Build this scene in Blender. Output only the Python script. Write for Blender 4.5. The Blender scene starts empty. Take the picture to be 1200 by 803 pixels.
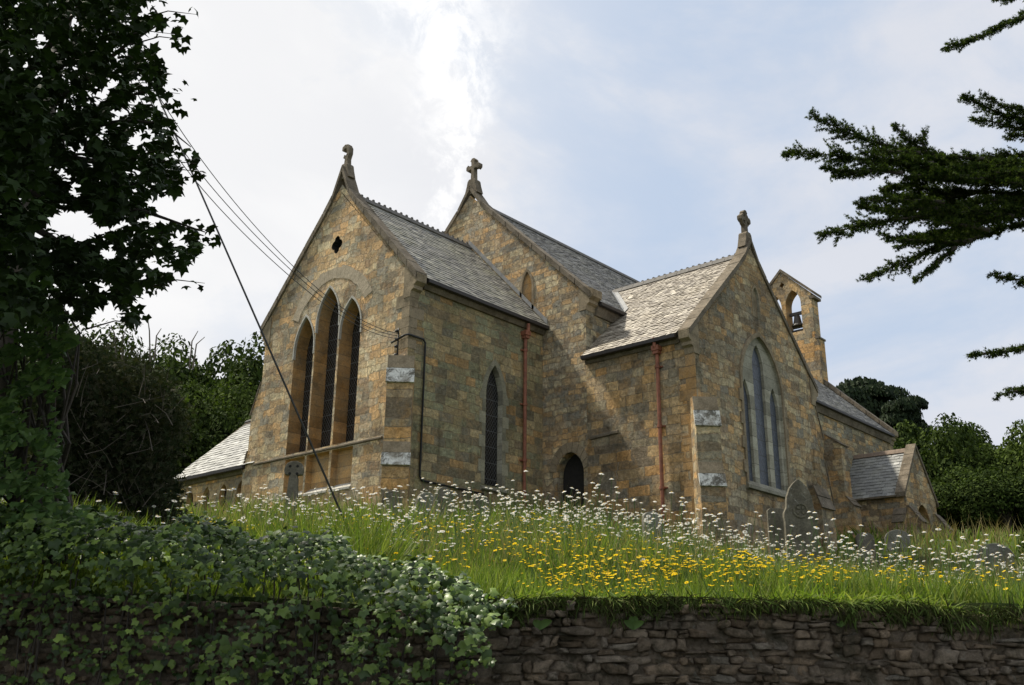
import bpy, bmesh, math, random
import numpy as np
from mathutils import Vector, Matrix
from mathutils.geometry import tessellate_polygon
from math import radians, sin, cos, pi, sqrt, atan2
random.seed(7); rng = np.random.default_rng(7)

# ------------------------------------------------------------ camera
sc = bpy.context.scene
col = sc.collection
FPX, CX, CY = 1150.0, 600.0, 401.5
CAM = Vector((-17.247, -19.292, 0.0))
Fv = Vector((0.70693439, 0.63264524, 0.31623373)).normalized()
Rv = Vector((0.66427121, -0.74742073, 0.01029617)).normalized()
Uv = Rv.cross(Fv).normalized()
cd = bpy.data.cameras.new('camera'); cam = bpy.data.objects.new('camera', cd); col.objects.link(cam)
cam.matrix_world = Matrix(((Rv.x, Uv.x, -Fv.x, CAM.x), (Rv.y, Uv.y, -Fv.y, CAM.y), (Rv.z, Uv.z, -Fv.z, CAM.z), (0, 0, 0, 1)))
cd.sensor_width = 36; cd.lens = 36 * FPX / 1200; cd.clip_start = 0.05; cd.clip_end = 3000
sc.camera = cam
sc.render.resolution_x = 1024; sc.render.resolution_y = 685
W_ = Vector((0.7452, 0.6669, 0)); U_ = Vector((0.6669, -0.7452, 0))      # forward and right on the ground

def ray(px, py):
    return Fv + Rv * ((px - CX) / FPX) - Uv * ((py - CY) / FPX)
def at(px, py, w):
    """point seen at photo pixel (px,py), w metres ahead of the lane edge"""
    d = ray(px, py); return CAM + d * (w / d.dot(W_))
def uw(u, w): return Vector((CAM.x, CAM.y, 0)) + U_ * u + W_ * w

# ------------------------------------------------------------ light
SUN = Vector((-0.13, 0.66, 1.02)).normalized()
wd = bpy.data.worlds.new('World'); sc.world = wd; wd.use_nodes = True
nt = wd.node_tree; N = nt.nodes; Lk = nt.links; N.clear()
out = N.new('ShaderNodeOutputWorld'); bg = N.new('ShaderNodeBackground'); bg.inputs['Strength'].default_value = 0.1
sky = N.new('ShaderNodeTexSky'); sky.sky_type = 'NISHITA'; sky.sun_disc = False
sky.sun_elevation = math.asin(SUN.z); sky.sun_rotation = atan2(SUN.x, SUN.y)
sky.air_density = 1.0; sky.dust_density = 1.5
tc = N.new('ShaderNodeTexCoord')
def wmath(op, a, b=None, c=None):
    m = N.new('ShaderNodeMath'); m.operation = op
    for i, x in enumerate((a, b, c)):
        if x is None: continue
        if isinstance(x, (int, float)): m.inputs[i].default_value = x
        else: Lk.new(x, m.inputs[i])
    return m.outputs[0]
def wdot(v):
    m = N.new('ShaderNodeVectorMath'); m.operation = 'DOT_PRODUCT'
    Lk.new(tc.outputs['Generated'], m.inputs[0]); m.inputs[1].default_value = v; return m.outputs['Value']
def wramp(x, a, b, c=0., d=1.):
    m = N.new('ShaderNodeMapRange'); m.interpolation_type = 'SMOOTHSTEP'
    Lk.new(x, m.inputs[0]); m.inputs[1].default_value = a; m.inputs[2].default_value = b
    m.inputs[3].default_value = c; m.inputs[4].default_value = d; return m.outputs[0]
def wnoise(scale, detail, rough, stretch=(1, 1, 1), dist=0.):
    mp = N.new('ShaderNodeMapping'); mp.inputs['Scale'].default_value = stretch
    Lk.new(tc.outputs['Generated'], mp.inputs[0])
    n = N.new('ShaderNodeTexNoise'); n.inputs['Scale'].default_value = scale; n.inputs['Detail'].default_value = detail
    n.inputs['Roughness'].default_value = rough; n.inputs['Distortion'].default_value = dist
    Lk.new(mp.outputs[0], n.inputs[0]); return n.outputs[0]
glow = wramp(wdot(tuple(Vector((-.05, .90, .55)).normalized())), 0.56, 0.92)                                  # bright veil round the hidden sun
veil = wnoise(2.2, 7, .6, (1, 1, 2.2), .6)
fine = wnoise(7, 8, .62, (1, 1, 1.6), .4)
pat = wmath('MULTIPLY', wramp(veil, .34, .62), wramp(fine, .30, .60, .45, 1.))
# the tall wisp of cloud over the church
wisp_dir = ray(520, 95).normalized(); wr = Rv
across = wmath('ADD', wdot(tuple(Rv)), -wisp_dir.dot(Rv))
up = wmath('ADD', wdot(tuple(Uv)), -wisp_dir.dot(Uv))
wob = wmath('ADD', wmath('MULTIPLY', wmath('SUBTRACT', wnoise(9, 6, .65), .5), .16), wmath('MULTIPLY', up, -.03))
wid = wmath('ADD', wmath('MULTIPLY', up, .30), .052)
wx = wmath('DIVIDE', wmath('ABSOLUTE', wmath('ADD', across, wob)), wmath('MAXIMUM', wid, .012))
core = wramp(wx, .2, 1.35, 1., 0.)
tex = wramp(wnoise(26, 6, .7, (1, 1, 1), .5), .36, .60, .12, 1.)
endm = wramp(up, -.19, -.10)
wisp = wmath('MULTIPLY', wmath('MULTIPLY', core, tex), endm)
def wmix(f, a, b):
    m_ = N.new('ShaderNodeMix'); m_.data_type = 'RGBA'
    for sock, v in ((m_.inputs[0], f), (m_.inputs[6], a), (m_.inputs[7], b)):
        if isinstance(v, tuple): sock.default_value = (*v, 1)
        elif isinstance(v, float): sock.default_value = v
        else: Lk.new(v, sock)
    return m_.outputs[2]
blue = wmix(.85, sky.outputs[0], (3.5, 4.35, 5.6))                              # thin high haze over the blue
cloud = wmix(glow, (5.0, 5.2, 5.7), (6.75, 6.72, 6.7))
cover = wmath('ADD', wmath('MULTIPLY', glow, .70), .20)
cover = wmath('MINIMUM', wmath('ADD', cover, wmath('MULTIPLY', pat, .85)), 1.)
grey = wramp(wnoise(3.1, 5, .55, (1, 1, 1.8), .3), .42, .62)
cloud = wmix(wmath('MULTIPLY', grey, .24), cloud, (4.7, 4.85, 5.3))
skyc = wmix(cover, blue, cloud)
mx2 = N.new('ShaderNodeMix'); mx2.data_type = 'RGBA'
Lk.new(wmath('MULTIPLY', wisp, .85), mx2.inputs[0]); Lk.new(skyc, mx2.inputs[6]); mx2.inputs[7].default_value = (7.6, 7.55, 7.5, 1)
Lk.new(mx2.outputs[2], bg.inputs[0]); Lk.new(bg.outputs[0], out.inputs[0])

sd = bpy.data.lights.new('sun', 'SUN'); so = bpy.data.objects.new('sun', sd); col.objects.link(so)
sd.energy = 4.4; sd.angle = radians(3.5); sd.color = (1, .93, .80)
so.rotation_euler = (-SUN).to_track_quat('-Z', 'Y').to_euler()
sc.view_settings.view_transform = 'Standard'; sc.view_settings.look = 'None'
sc.view_settings.gamma = 1; sc.view_settings.use_curve_mapping = False; sc.view_settings.exposure = 0.55

# ------------------------------------------------------------ helpers
def tag(o, label=None, cat=None, group=None, kind=None):
    if label: o['label'] = label
    if cat: o['category'] = cat
    if group: o['group'] = group
    if kind: o['kind'] = kind
    return o
def empty(name, loc, label=None, cat=None, group=None, parent=None):
    o = bpy.data.objects.new(name, None); col.objects.link(o); o.location = loc; o.empty_display_size = .2
    if parent: o.parent = parent
    return tag(o, label, cat, group)
class MB:
    def __init__(s): s.v = []; s.f = []; s.m = []
    def add(s, vs, fs, m=0):
        b = len(s.v); s.v += [tuple(v) for v in vs]; s.f += [tuple(b + i for i in f) for f in fs]; s.m += [m] * len(fs)
    def box(s, a, b, m=0):
        x0, y0, z0 = [min(a[i], b[i]) for i in range(3)]; x1, y1, z1 = [max(a[i], b[i]) for i in range(3)]
        s.add([(x0,y0,z0),(x1,y0,z0),(x1,y1,z0),(x0,y1,z0),(x0,y0,z1),(x1,y0,z1),(x1,y1,z1),(x0,y1,z1)],
              [(3,2,1,0),(4,5,6,7),(0,1,5,4),(1,2,6,5),(2,3,7,6),(3,0,4,7)], m)
    def prism(s, pts, vec, m=0):
        """closed 3-D polygon pushed along vec"""
        n = len(pts); P = [Vector(p) for p in pts]; Q = [p + Vector(vec) for p in P]
        nn = Vector((0, 0, 0))
        for i in range(n): nn += P[i].cross(P[(i + 1) % n])
        tri = tessellate_polygon([P])
        fs = []
        for t in tri:
            t = tuple(t); c = (P[t[1]] - P[t[0]]).cross(P[t[2]] - P[t[0]])
            if c.dot(Vector(vec)) > 0: t = t[::-1]
            fs.append(t); fs.append(tuple(i + n for i in t[::-1]))
        flip = nn.dot(Vector(vec)) > 0
        for i in range(n):
            j = (i + 1) % n
            fs.append((i, j, j + n, i + n) if flip else (j, i, i + n, j + n))
        s.add(P + Q, fs, m)
    def tube(s, pts, rad, seg=8, m=0, caps=True):
        P = [Vector(p) for p in pts]; n = len(P)
        if not hasattr(rad, '__len__'): rad = [rad] * n
        rings = []; ref = None
        for i, p in enumerate(P):
            t = (P[min(i + 1, n - 1)] - P[max(i - 1, 0)]).normalized()
            if ref is None: ref = t.orthogonal().normalized()
            ref = (ref - t * ref.dot(t))
            ref = ref.normalized() if ref.length > 1e-6 else t.orthogonal().normalized()
            b = t.cross(ref)
            rings.append([p + (ref * cos(2 * pi * k / seg) + b * sin(2 * pi * k / seg)) * rad[i] for k in range(seg)])
        vs = [v for r in rings for v in r]; fs = []
        for i in range(n - 1):
            for k in range(seg):
                k2 = (k + 1) % seg
                fs.append((i * seg + k, i * seg + k2, (i + 1) * seg + k2, (i + 1) * seg + k))
        if caps: fs.append(tuple(range(seg))[::-1]); fs.append(tuple((n - 1) * seg + k for k in range(seg)))
        s.add(vs, fs, m)
    def build(s, name, mats, parent=None, smooth=False, bevel=0):
        if not isinstance(mats, (list, tuple)): mats = [mats]
        me = bpy.data.meshes.new(name); me.from_pydata(s.v, [], s.f); me.update()
        for m in mats: me.materials.append(m)
        me.polygons.foreach_set('material_index', s.m)
        if smooth: me.polygons.foreach_set('use_smooth', [True] * len(s.f))
        o = bpy.data.objects.new(name, me); col.objects.link(o)
        if parent is not None:
            o.parent = parent
            # meshes are written in world coordinates: undo the thing's own offset
            p = parent; off = Vector((0, 0, 0))
            while p is not None and 'wloc' not in p: p = p.parent
            if p is not None and parent == p: o.location = -Vector(p['wloc'])
        if bevel:
            b = o.modifiers.new('bevel', 'BEVEL'); b.width = bevel; b.segments = 2; b.limit_method = 'ANGLE'
        return o

def np_mesh(name, verts, faces_flat, loop_tot, mats, midx=None, smooth=False, parent=None):
    me = bpy.data.meshes.new(name)
    nv = len(verts); nl = len(faces_flat); nf = len(loop_tot)
    me.vertices.add(nv); me.vertices.foreach_set('co', np.asarray(verts, np.float32).ravel())
    me.loops.add(nl); me.loops.foreach_set('vertex_index', np.asarray(faces_flat, np.int32))
    me.polygons.add(nf); ls = np.concatenate([[0], np.cumsum(loop_tot)[:-1]])
    me.polygons.foreach_set('loop_start', ls.astype(np.int32)); 
    me.polygons.foreach_set('loop_total', np.asarray(loop_tot, np.int32))
    for m in (mats if isinstance(mats, (list, tuple)) else [mats]): me.materials.append(m)
    if midx is not None: me.polygons.foreach_set('material_index', np.asarray(midx, np.int32))
    if smooth: me.polygons.foreach_set('use_smooth', [True] * nf)
    me.update(calc_edges=True); me.validate()
    o = bpy.data.objects.new(name, me); col.objects.link(o)
    if parent is not None: o.parent = parent
    return o
def scatter(shape, faces, fm, pos, nrm, up, scale, squash=None):
    """copies of a small shape: local z -> nrm, local y -> up"""
    S = np.asarray(shape, float); n = len(pos)
    nrm = nrm / np.maximum(np.linalg.norm(nrm, axis=1, keepdims=True), 1e-9)
    up = up - nrm * np.sum(up * nrm, axis=1, keepdims=True); up /= np.maximum(np.linalg.norm(up, axis=1, keepdims=True), 1e-9)
    sx = np.cross(up, nrm)
    sc_ = np.asarray(scale).reshape(-1, 1, 1) * np.ones((n, 1, 1))
    V = pos[:, None, :] + sc_ * (S[None, :, 0:1] * sx[:, None, :] + S[None, :, 1:2] * up[:, None, :] + S[None, :, 2:3] * nrm[:, None, :])
    fl = np.concatenate([np.asarray(f) for f in faces]); lt = np.array([len(f) for f in faces])
    F = (fl[None, :] + (np.arange(n) * len(S))[:, None]).ravel()
    return V.reshape(-1, 3), F, np.tile(lt, n), np.tile(np.asarray(fm), n)
def merge(parts):
    V, F, T, M = [], [], [], []; o = 0
    for v, f, t, m in parts:
        V.append(v); F.append(f + o); T.append(t); M.append(m); o += len(v)
    return np.concatenate(V), np.concatenate(F), np.concatenate(T), np.concatenate(M)
def rnd_dirs(n):
    v = rng.normal(size=(n, 3)); return v / np.linalg.norm(v, axis=1, keepdims=True)

# ------------------------------------------------------------ materials
class Mat:
    def __init__(s, name):
        s.m = bpy.data.materials.new(name); s.m.use_nodes = True; s.n = s.m.node_tree.nodes; s.l = s.m.node_tree.links
        s.n.clear(); s.out = s.n.new('ShaderNodeOutputMaterial'); s.p = s.n.new('ShaderNodeBsdfPrincipled')
        s.l.new(s.p.outputs[0], s.out.inputs[0]); s.p.inputs['Specular IOR Level'].default_value = .3
        s.tc = s.n.new('ShaderNodeTexCoord')
    def set(s, sock, v):
        if isinstance(v, (int, float)): sock.default_value = v
        elif isinstance(v, tuple): sock.default_value = v if len(v) == 4 or sock.type == 'VECTOR' else (*v, 1)
        else: s.l.new(v, sock)
    def math(s, op, a, b=0., c=0.):
        m = s.n.new('ShaderNodeMath'); m.operation = op
        for i, x in enumerate((a, b, c)): s.set(m.inputs[i], x)
        return m.outputs[0]
    def mix(s, f, a, b, mode='MIX'):
        m = s.n.new('ShaderNodeMix'); m.data_type = 'RGBA'; m.blend_type = mode
        s.set(m.inputs[0], f); s.set(m.inputs[6], a); s.set(m.inputs[7], b); return m.outputs[2]
    def noise(s, scale, detail=5, rough=.6, vec=None, stretch=None, dist=0.):
        n = s.n.new('ShaderNodeTexNoise'); n.inputs['Scale'].default_value = scale; n.inputs['Detail'].default_value = detail
        n.inputs['Roughness'].default_value = rough; n.inputs['Distortion'].default_value = dist
        v = vec if vec is not None else s.tc.outputs['Object']
        if stretch:
            mp = s.n.new('ShaderNodeMapping'); mp.inputs['Scale'].default_value = stretch; s.l.new(v, mp.inputs[0]); v = mp.outputs[0]
        s.l.new(v, n.inputs[0]); return n.outputs[0]
    def ramp(s, f, stops, interp='LINEAR'):
        r = s.n.new('ShaderNodeValToRGB'); s.set(r.inputs[0], f); e = r.color_ramp.elements; r.color_ramp.interpolation = interp
        while len(e) < len(stops): e.new(.5)
        for i, (p, c) in enumerate(stops):
            e[i].position = p; e[i].color = (c, c, c, 1) if isinstance(c, (int, float)) else (*c, 1)
        return r.outputs[0]
    def island(s): return s.n.new('ShaderNodeNewGeometry').outputs['Random Per Island']
    def bump(s, h, strength=.5, dist=.02, nrm=None):
        b = s.n.new('ShaderNodeBump'); b.inputs['Strength'].default_value = strength; b.inputs['Distance'].default_value = dist
        s.l.new(h, b.inputs['Height'])
        if nrm: s.l.new(nrm, b.inputs['Normal'])
        return b.outputs[0]
    def fin(s, colr, rough=.9, nrm=None, spec=None, metal=None):
        s.set(s.p.inputs['Base Color'], colr); s.set(s.p.inputs['Roughness'], rough)
        if nrm: s.l.new(nrm, s.p.inputs['Normal'])
        if spec is not None: s.set(s.p.inputs['Specular IOR Level'], spec)
        if metal is not None: s.set(s.p.inputs['Metallic'], metal)
        return s.m

def stone_mat(name, stops, bw=.52, rh=.27, mortar=(.23, .20, .15), mort=.012, wob=.03, stain=(.50, 1.15), warm=None, lichen=.25, bumpd=.055, tint=(1, 1, 1), mfade=.5):
    M = Mat(name); sep = M.n.new('ShaderNodeSeparateXYZ'); M.l.new(M.tc.outputs['Object'], sep.inputs[0])
    x = M.math('ADD', sep.outputs[0], sep.outputs[1]); z = sep.outputs[2]
    n1 = M.noise(1.3, 2, .5); n2 = M.noise(5.5, 3, .6)
    # wandering courses
    zc = M.n.new('ShaderNodeCombineXYZ'); M.l.new(M.math('MULTIPLY', z, .9), zc.inputs[2])
    nz = M.n.new('ShaderNodeTexNoise'); nz.inputs['Scale'].default_value = 2.1; nz.inputs['Detail'].default_value = 1; M.l.new(zc.outputs[0], nz.inputs[0])
    z2 = M.math('ADD', z, M.math('MULTIPLY', nz.outputs[0], rh * 1.3))
    n3 = M.noise(19, 3, .6)
    z2 = M.math('ADD', z2, M.math('MULTIPLY', M.math('SUBTRACT', n3, .5), .012 + wob * .7)); x = M.math('ADD', x, M.math('MULTIPLY', M.math('SUBTRACT', n3, .5), .02 + wob))
    z2 = M.math('ADD', z2, M.math('MULTIPLY', M.math('SUBTRACT', n2, .5), wob * 2.2))
    z2 = M.math('ADD', z2, M.math('MULTIPLY', M.math('SUBTRACT', n1, .5), wob * 3))
    row = M.math('FLOOR', M.math('DIVIDE', z2, rh))
    wn = M.n.new('ShaderNodeTexWhiteNoise'); wn.noise_dimensions = '1D'; M.l.new(row, wn.inputs['W'])
    x2 = M.math('MULTIPLY', x, M.math('ADD', M.math('MULTIPLY', wn.outputs[0], .8), .65))
    x2 = M.math('ADD', x2, M.math('MULTIPLY', wn.outputs[0], 37.))
    # uneven block lengths along the course
    cb = M.n.new('ShaderNodeCombineXYZ'); M.l.new(M.math('MULTIPLY', x, 1.0), cb.inputs[0]); M.l.new(M.math('MULTIPLY', row, 7.3), cb.inputs[1])
    nn = M.n.new('ShaderNodeTexNoise'); nn.inputs['Scale'].default_value = 1.6; nn.inputs['Detail'].default_value = 0; M.l.new(cb.outputs[0], nn.inputs[0])
    x2 = M.math('ADD', x2, M.math('MULTIPLY', nn.outputs[0], .55))
    x2 = M.math('ADD', x2, M.math('MULTIPLY', M.math('SUBTRACT', n2, .5), wob * 1.6))
    cv = M.n.new('ShaderNodeCombineXYZ'); M.l.new(x2, cv.inputs[0]); M.l.new(z2, cv.inputs[1])
    b = M.n.new('ShaderNodeTexBrick'); M.l.new(cv.outputs[0], b.inputs[0]); b.inputs['Scale'].default_value = 1
    b.inputs['Brick Width'].default_value = bw; b.inputs['Row Height'].default_value = rh; b.inputs['Mortar Size'].default_value = mort
    b.inputs['Mortar Smooth'].default_value = .6; b.inputs['Color1'].default_value = (0, 0, 0, 1); b.inputs['Color2'].default_value = (1, 1, 1, 1)
    b.inputs['Mortar'].default_value = (.5, .5, .5, 1); b.inputs['Bias'].default_value = 0
    av = tuple(sum(q[1][i] for q in stops) / len(stops) for i in range(3))
    c = M.mix(.0, M.ramp(b.outputs[0], stops, 'CONSTANT'), av)
    grain = M.noise(11, 10, .78); c = M.mix(1., c, M.ramp(grain, [(.28, .42), (.5, .95), (.72, 1.65)]), 'MULTIPLY')
    blot = M.noise(3.4, 8, .72, dist=.7)
    c = M.mix(M.ramp(blot, [(.52, 0.), (.62, .62)]), c, M.mix(1., c, (.52, .49, .44), 'MULTIPLY'))
    c = M.mix(M.ramp(M.noise(2.6, 8, .75, dist=.9), [(.50, 0.), (.60, .7)]), c, M.mix(1., c, (1.5, 1.35, 1.15), 'MULTIPLY'))
    if warm: c = M.mix(M.ramp(M.noise(1.3, 7, .7, dist=.6), [(.50, 0.), (.58, .38)]), c, M.mix(1., warm, M.ramp(grain, [(.28, .5), (.5, .95), (.72, 1.5)]), 'MULTIPLY'))
    c = M.mix(1., c, M.ramp(M.noise(.42, 6, .62), [(.3, stain[0]), (.52, .9), (.7, stain[1])]), 'MULTIPLY')
    mask = M.math('MULTIPLY', b.outputs[1], M.ramp(M.noise(2.3, 4, .6), [(.35, 1.), (.65, mfade)]))
    c = M.mix(mask, c, M.mix(1., mortar, M.ramp(grain, [(.3, .7), (.7, 1.25)]), 'MULTIPLY'))
    if lichen: c = M.mix(M.math('MULTIPLY', M.ramp(M.noise(6.5, 9, .75, dist=1.), [(.63, 0.), (.70, 1.)]), lichen), c, (.46, .45, .38))
    dark = M.noise(1.6, 6, .65, stretch=(1, 1, .28))
    c = M.mix(M.ramp(dark, [(.55, 0.), (.68, .7)]), c, M.mix(1., c, (.40, .40, .38), 'MULTIPLY'))
    c = M.mix(1., c, (tint[0] * 1.24, tint[1] * 1.25, tint[2] * 1.24), 'MULTIPLY')
    h = M.math('ADD', M.math('MULTIPLY', M.math('SUBTRACT', 1., b.outputs[1]), .6), M.math('MULTIPLY', grain, .75))
    h = M.math('ADD', h, M.math('MULTIPLY', b.outputs[0], .45)); h = M.math('ADD', h, M.math('MULTIPLY', n2, .5))
    return M.fin(c, .93, M.bump(h, 1., bumpd), spec=.15)

OCH = [(0, (0.2, 0.165, 0.115)), (0.13, (0.36, 0.28, 0.17)), (0.27, (0.25, 0.225, 0.165)), (0.4, (0.46, 0.31, 0.16)), (0.52, (0.36, 0.31, 0.22)), (0.64, (0.42, 0.355, 0.23)), (0.76, (0.235, 0.215, 0.17)), (0.88, (0.33, 0.235, 0.13))]
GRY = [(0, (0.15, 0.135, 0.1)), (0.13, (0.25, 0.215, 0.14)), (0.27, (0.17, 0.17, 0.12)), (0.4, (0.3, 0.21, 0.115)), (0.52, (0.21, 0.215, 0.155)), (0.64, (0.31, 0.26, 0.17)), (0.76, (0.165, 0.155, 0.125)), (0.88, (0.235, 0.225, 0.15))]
ORA = [(0, (0.21, 0.165, 0.11)), (0.13, (0.4, 0.27, 0.135)), (0.27, (0.26, 0.22, 0.15)), (0.4, (0.48, 0.29, 0.125)), (0.52, (0.33, 0.275, 0.18)), (0.64, (0.46, 0.325, 0.17)), (0.76, (0.235, 0.2, 0.145)), (0.88, (0.38, 0.29, 0.18))]
M_east = stone_mat('rubble_stone_east', OCH, .44, .23, wob=.085, tint=(1.25, 1.22, 1.18), warm=(.36, .21, .10), mfade=.25, mort=.014, lichen=.3)
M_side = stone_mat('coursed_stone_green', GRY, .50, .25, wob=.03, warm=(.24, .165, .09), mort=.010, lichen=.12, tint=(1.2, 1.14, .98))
M_warm = stone_mat('coursed_stone_orange', ORA, .52, .27, wob=.035, warm=(.46, .27, .10), mort=.010, lichen=.16, stain=(.38, 1.1))
M_gab = stone_mat('rubble_stone_gable', OCH, .44, .23, wob=.075, mort=.012, warm=(.30, .18, .09), stain=(.42, 1.05), lichen=.3, tint=(1.05, 1.02, .97))
M_neast = stone_mat('rubble_stone_nave', OCH, .34, .19, wob=.07, warm=(.38, .22, .09), lichen=.5, mort=.016)

M_nside = stone_mat('coursed_stone_nave_side', OCH, .42, .21, wob=.03, tint=(.95, .97, .95))
def plain_stone(name, c1, c2, scale=3., lich=.2, bs=.015, dk=.5, joint=0.):
    M = Mat(name); g = M.noise(22, 8, .7); a = M.noise(scale, 7, .65, dist=.5)
    c = M.mix(M.ramp(a, [(.35, 0.), (.65, 1.)]), c1, c2)
    c = M.mix(1., c, M.ramp(g, [(.3, .7), (.7, 1.25)]), 'MULTIPLY')
    c = M.mix(M.ramp(M.noise(1.7, 6, .7), [(.46, 0.), (.60, dk)]), c, M.mix(1., c, (.38, .36, .32), 'MULTIPLY'))
    if joint:
        sp = M.n.new('ShaderNodeSeparateXYZ'); M.l.new(M.tc.outputs['Object'], sp.inputs[0]); zz = M.math('DIVIDE', sp.outputs[2], joint)
        wn = M.n.new('ShaderNodeTexWhiteNoise'); wn.noise_dimensions = '1D'; M.l.new(M.math('FLOOR', zz), wn.inputs['W'])
        c = M.mix(1., c, M.ramp(wn.outputs[0], [(0, .74), (1, 1.22)]), 'MULTIPLY')
        c = M.mix(M.math('MULTIPLY', M.math('LESS_THAN', M.math('FRACT', zz), .05), .55), c, (.09, .08, .06))
    if lich: c = M.mix(M.math('MULTIPLY', M.ramp(M.noise(8, 9, .75, dist=1.), [(.60, 0.), (.66, 1.)]), lich), c, (.55, .54, .47))
    return M.fin(c, .92, M.bump(M.math('ADD', g, M.math('MULTIPLY', a, 1.2)), .8, bs), spec=.15)
M_dress = plain_stone('dressed_stone', (.32, .255, .165), (.235, .19, .125), lich=.15)
M_pale = plain_stone('pale_dressed_stone', (.42, .40, .31), (.31, .29, .22), lich=.1, dk=.4, joint=.42)
M_reveal = plain_stone('orange_reveal_stone', (.50, .29, .11), (.33, .235, .13), lich=.0, dk=.45, joint=.34)
M_cope = plain_stone('coping_stone', (.22, .18, .13), (.13, .11, .08), lich=.35)
M_arch2 = plain_stone('jamb_stone', (.31, .29, .20), (.24, .225, .16), lich=.15, dk=.4, joint=.36)
M_arch = plain_stone('arch_stone', (.46, .38, .27), (.37, .31, .22), lich=.1, dk=.2)
M_plaster = plain_stone('limewash_edge', (.5, .48, .43), (.38, .36, .3), lich=.3, dk=.2)
M_grave = plain_stone('grave_stone', (.20, .18, .135), (.12, .11, .085), lich=.5)
M_gravep = plain_stone('grave_stone_pale', (.27, .26, .22), (.19, .185, .15), lich=.4)
M_gravec = plain_stone('grave_stone_ochre', (.19, .16, .10), (.14, .135, .11), lich=.3)
def slab_mat():
    M = Mat('lichened_slab'); a = M.noise(3.6, 10, .80, dist=.5)
    c = M.mix(M.ramp(a, [(.47, 0.), (.57, 1.)]), (.70, .69, .62), (.13, .12, .095))
    c = M.mix(M.ramp(M.noise(1.1, 5, .6), [(.54, 0.), (.64, .7)]), c, (.22, .19, .14))
    c = M.mix(1., c, M.ramp(M.noise(17, 6, .7), [(.3, .75), (.7, 1.15)]), 'MULTIPLY')
    return M.fin(c, .9, M.bump(a, .8, .02))
M_slab = slab_mat()
def slate_mat(name, a, b, c3, rough, lich, lcol=(.34, .33, .22)):
    M = Mat(name); r = M.island()
    c = M.ramp(r, [(0, a), (.45, b), (.9, c3), (1, tuple(min(1, x * 1.35) for x in c3))])
    c = M.mix(1., c, M.ramp(M.noise(20, 6, .7), [(.3, .72), (.7, 1.2)]), 'MULTIPLY')
    c = M.mix(M.ramp(M.noise(.9, 6, .7, dist=.5), [(.45, 0.), (.68, lich)]), c, lcol)
    c = M.mix(M.ramp(M.noise(9, 8, .75), [(.60, 0.), (.68, lich)]), c, (.40, .40, .33))
    rr = M.math('ADD', M.math('MULTIPLY', M.math('FRACT', M.math('MULTIPLY', r, 17.3)), .25), rough)
    return M.fin(c, rr, M.bump(M.noise(35, 5, .7), .5, .008), spec=.5)
M_sl1 = slate_mat('slate_chancel', (.13, .125, .11), (.20, .19, .165), (.27, .255, .215), .5, .55)
M_sl2 = slate_mat('slate_nave', (.10, .10, .098), (.135, .135, .13), (.17, .168, .16), .6, .2)
M_sl3 = slate_mat('slate_transept', (.18, .15, .115), (.28, .24, .185), (.40, .355, .28), .42, .35, (.36, .30, .20))
M_sl4 = slate_mat('slate_vestry', (.17, .17, .16), (.21, .21, .195), (.25, .25, .23), .5, .25)
def simple(name, c, rough=.6, var=.25, scale=9, metal=0., spec=.4):
    M = Mat(name); a = M.noise(scale, 6, .65)
    cc = M.mix(1., c, M.ramp(a, [(.3, 1 - var), (.7, 1 + var)]), 'MULTIPLY')
    return M.fin(cc, rough, M.bump(a, .3, .005), spec=spec, metal=metal)
M_deck = simple('roof_deck', (.06, .06, .055), .9)
M_pipe = simple('red_oxide_iron', (.24, .09, .05), .65, .4, 6)
M_gut = simple('dark_gutter', (.035, .03, .028), .5)
M_ridge = simple('ridge_tile', (.13, .12, .105), .85, .35)
M_redridge = simple('terracotta_ridge', (.19, .14, .10), .85, .3)
M_lead = simple('lead_flashing', (.22, .22, .21), .5, .3, 4)
M_cable = simple('black_cable', (.02, .02, .02), .6)
M_wire = simple('service_wire', (.05, .048, .045), .6)
M_iron = simple('bell_bronze', (.045, .04, .032), .5, .3)
M_dark = simple('dark_interior', (.02, .018, .015), .95)  # near-black colour, stands in for shade inside vents and holes
M_wood = simple('weathered_wood', (.09, .055, .032), .8, .4, 5)
M_soil = simple('soil', (.035, .026, .018), .95, .4)
M_bark = simple('bark', (.055, .045, .035), .95, .5, 12)
M_twig = simple('grey_twig', (.12, .10, .08), .95, .4, 12)
M_stem = simple('flower_stem', (.07, .13, .03), .8)
M_disc = simple('yellow_disc', (.70, .42, .02), .8, .2)
M_tar = simple('lane_tarmac', (.05, .05, .048), .9, .3)
def glass_mat(name, base, rough, lattice=.11):
    M = Mat(name); sep = M.n.new('ShaderNodeSeparateXYZ'); M.l.new(M.tc.outputs['Object'], sep.inputs[0])
    x = M.math('ADD', sep.outputs[0], sep.outputs[1]); z = sep.outputs[2]
    d1 = M.math('PINGPONG', M.math('ADD', x, M.math('MULTIPLY', z, .7)), lattice / 2); d2 = M.math('PINGPONG', M.math('SUBTRACT', x, M.math('MULTIPLY', z, .7)), lattice / 2)
    ln = M.math('MAXIMUM', M.math('LESS_THAN', M.math('MINIMUM', d1, d2), .007), M.math('LESS_THAN', M.math('PINGPONG', z, .24), .012))
    c = M.mix(ln, M.mix(M.ramp(M.noise(9, 6, .8), [(.35, 0.), (.62, 1.)]), tuple(v * .3 for v in base), tuple(v * 1.5 for v in base)), (.07, .07, .065))
    h = M.math('ADD', M.noise(7, 3, .5), M.math('MULTIPLY', ln, .6))
    return M.fin(c, M.math('ADD', M.math('MULTIPLY', ln, .4), rough), M.bump(h, .6, .012), spec=.5)
M_gl = glass_mat('leaded_glass_dark', (.012, .012, .012), .22)
M_glb = glass_mat('leaded_glass_sky_tint', (.055, .068, .09), .42)  # blue in the base colour stands in for reflected sky
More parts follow.
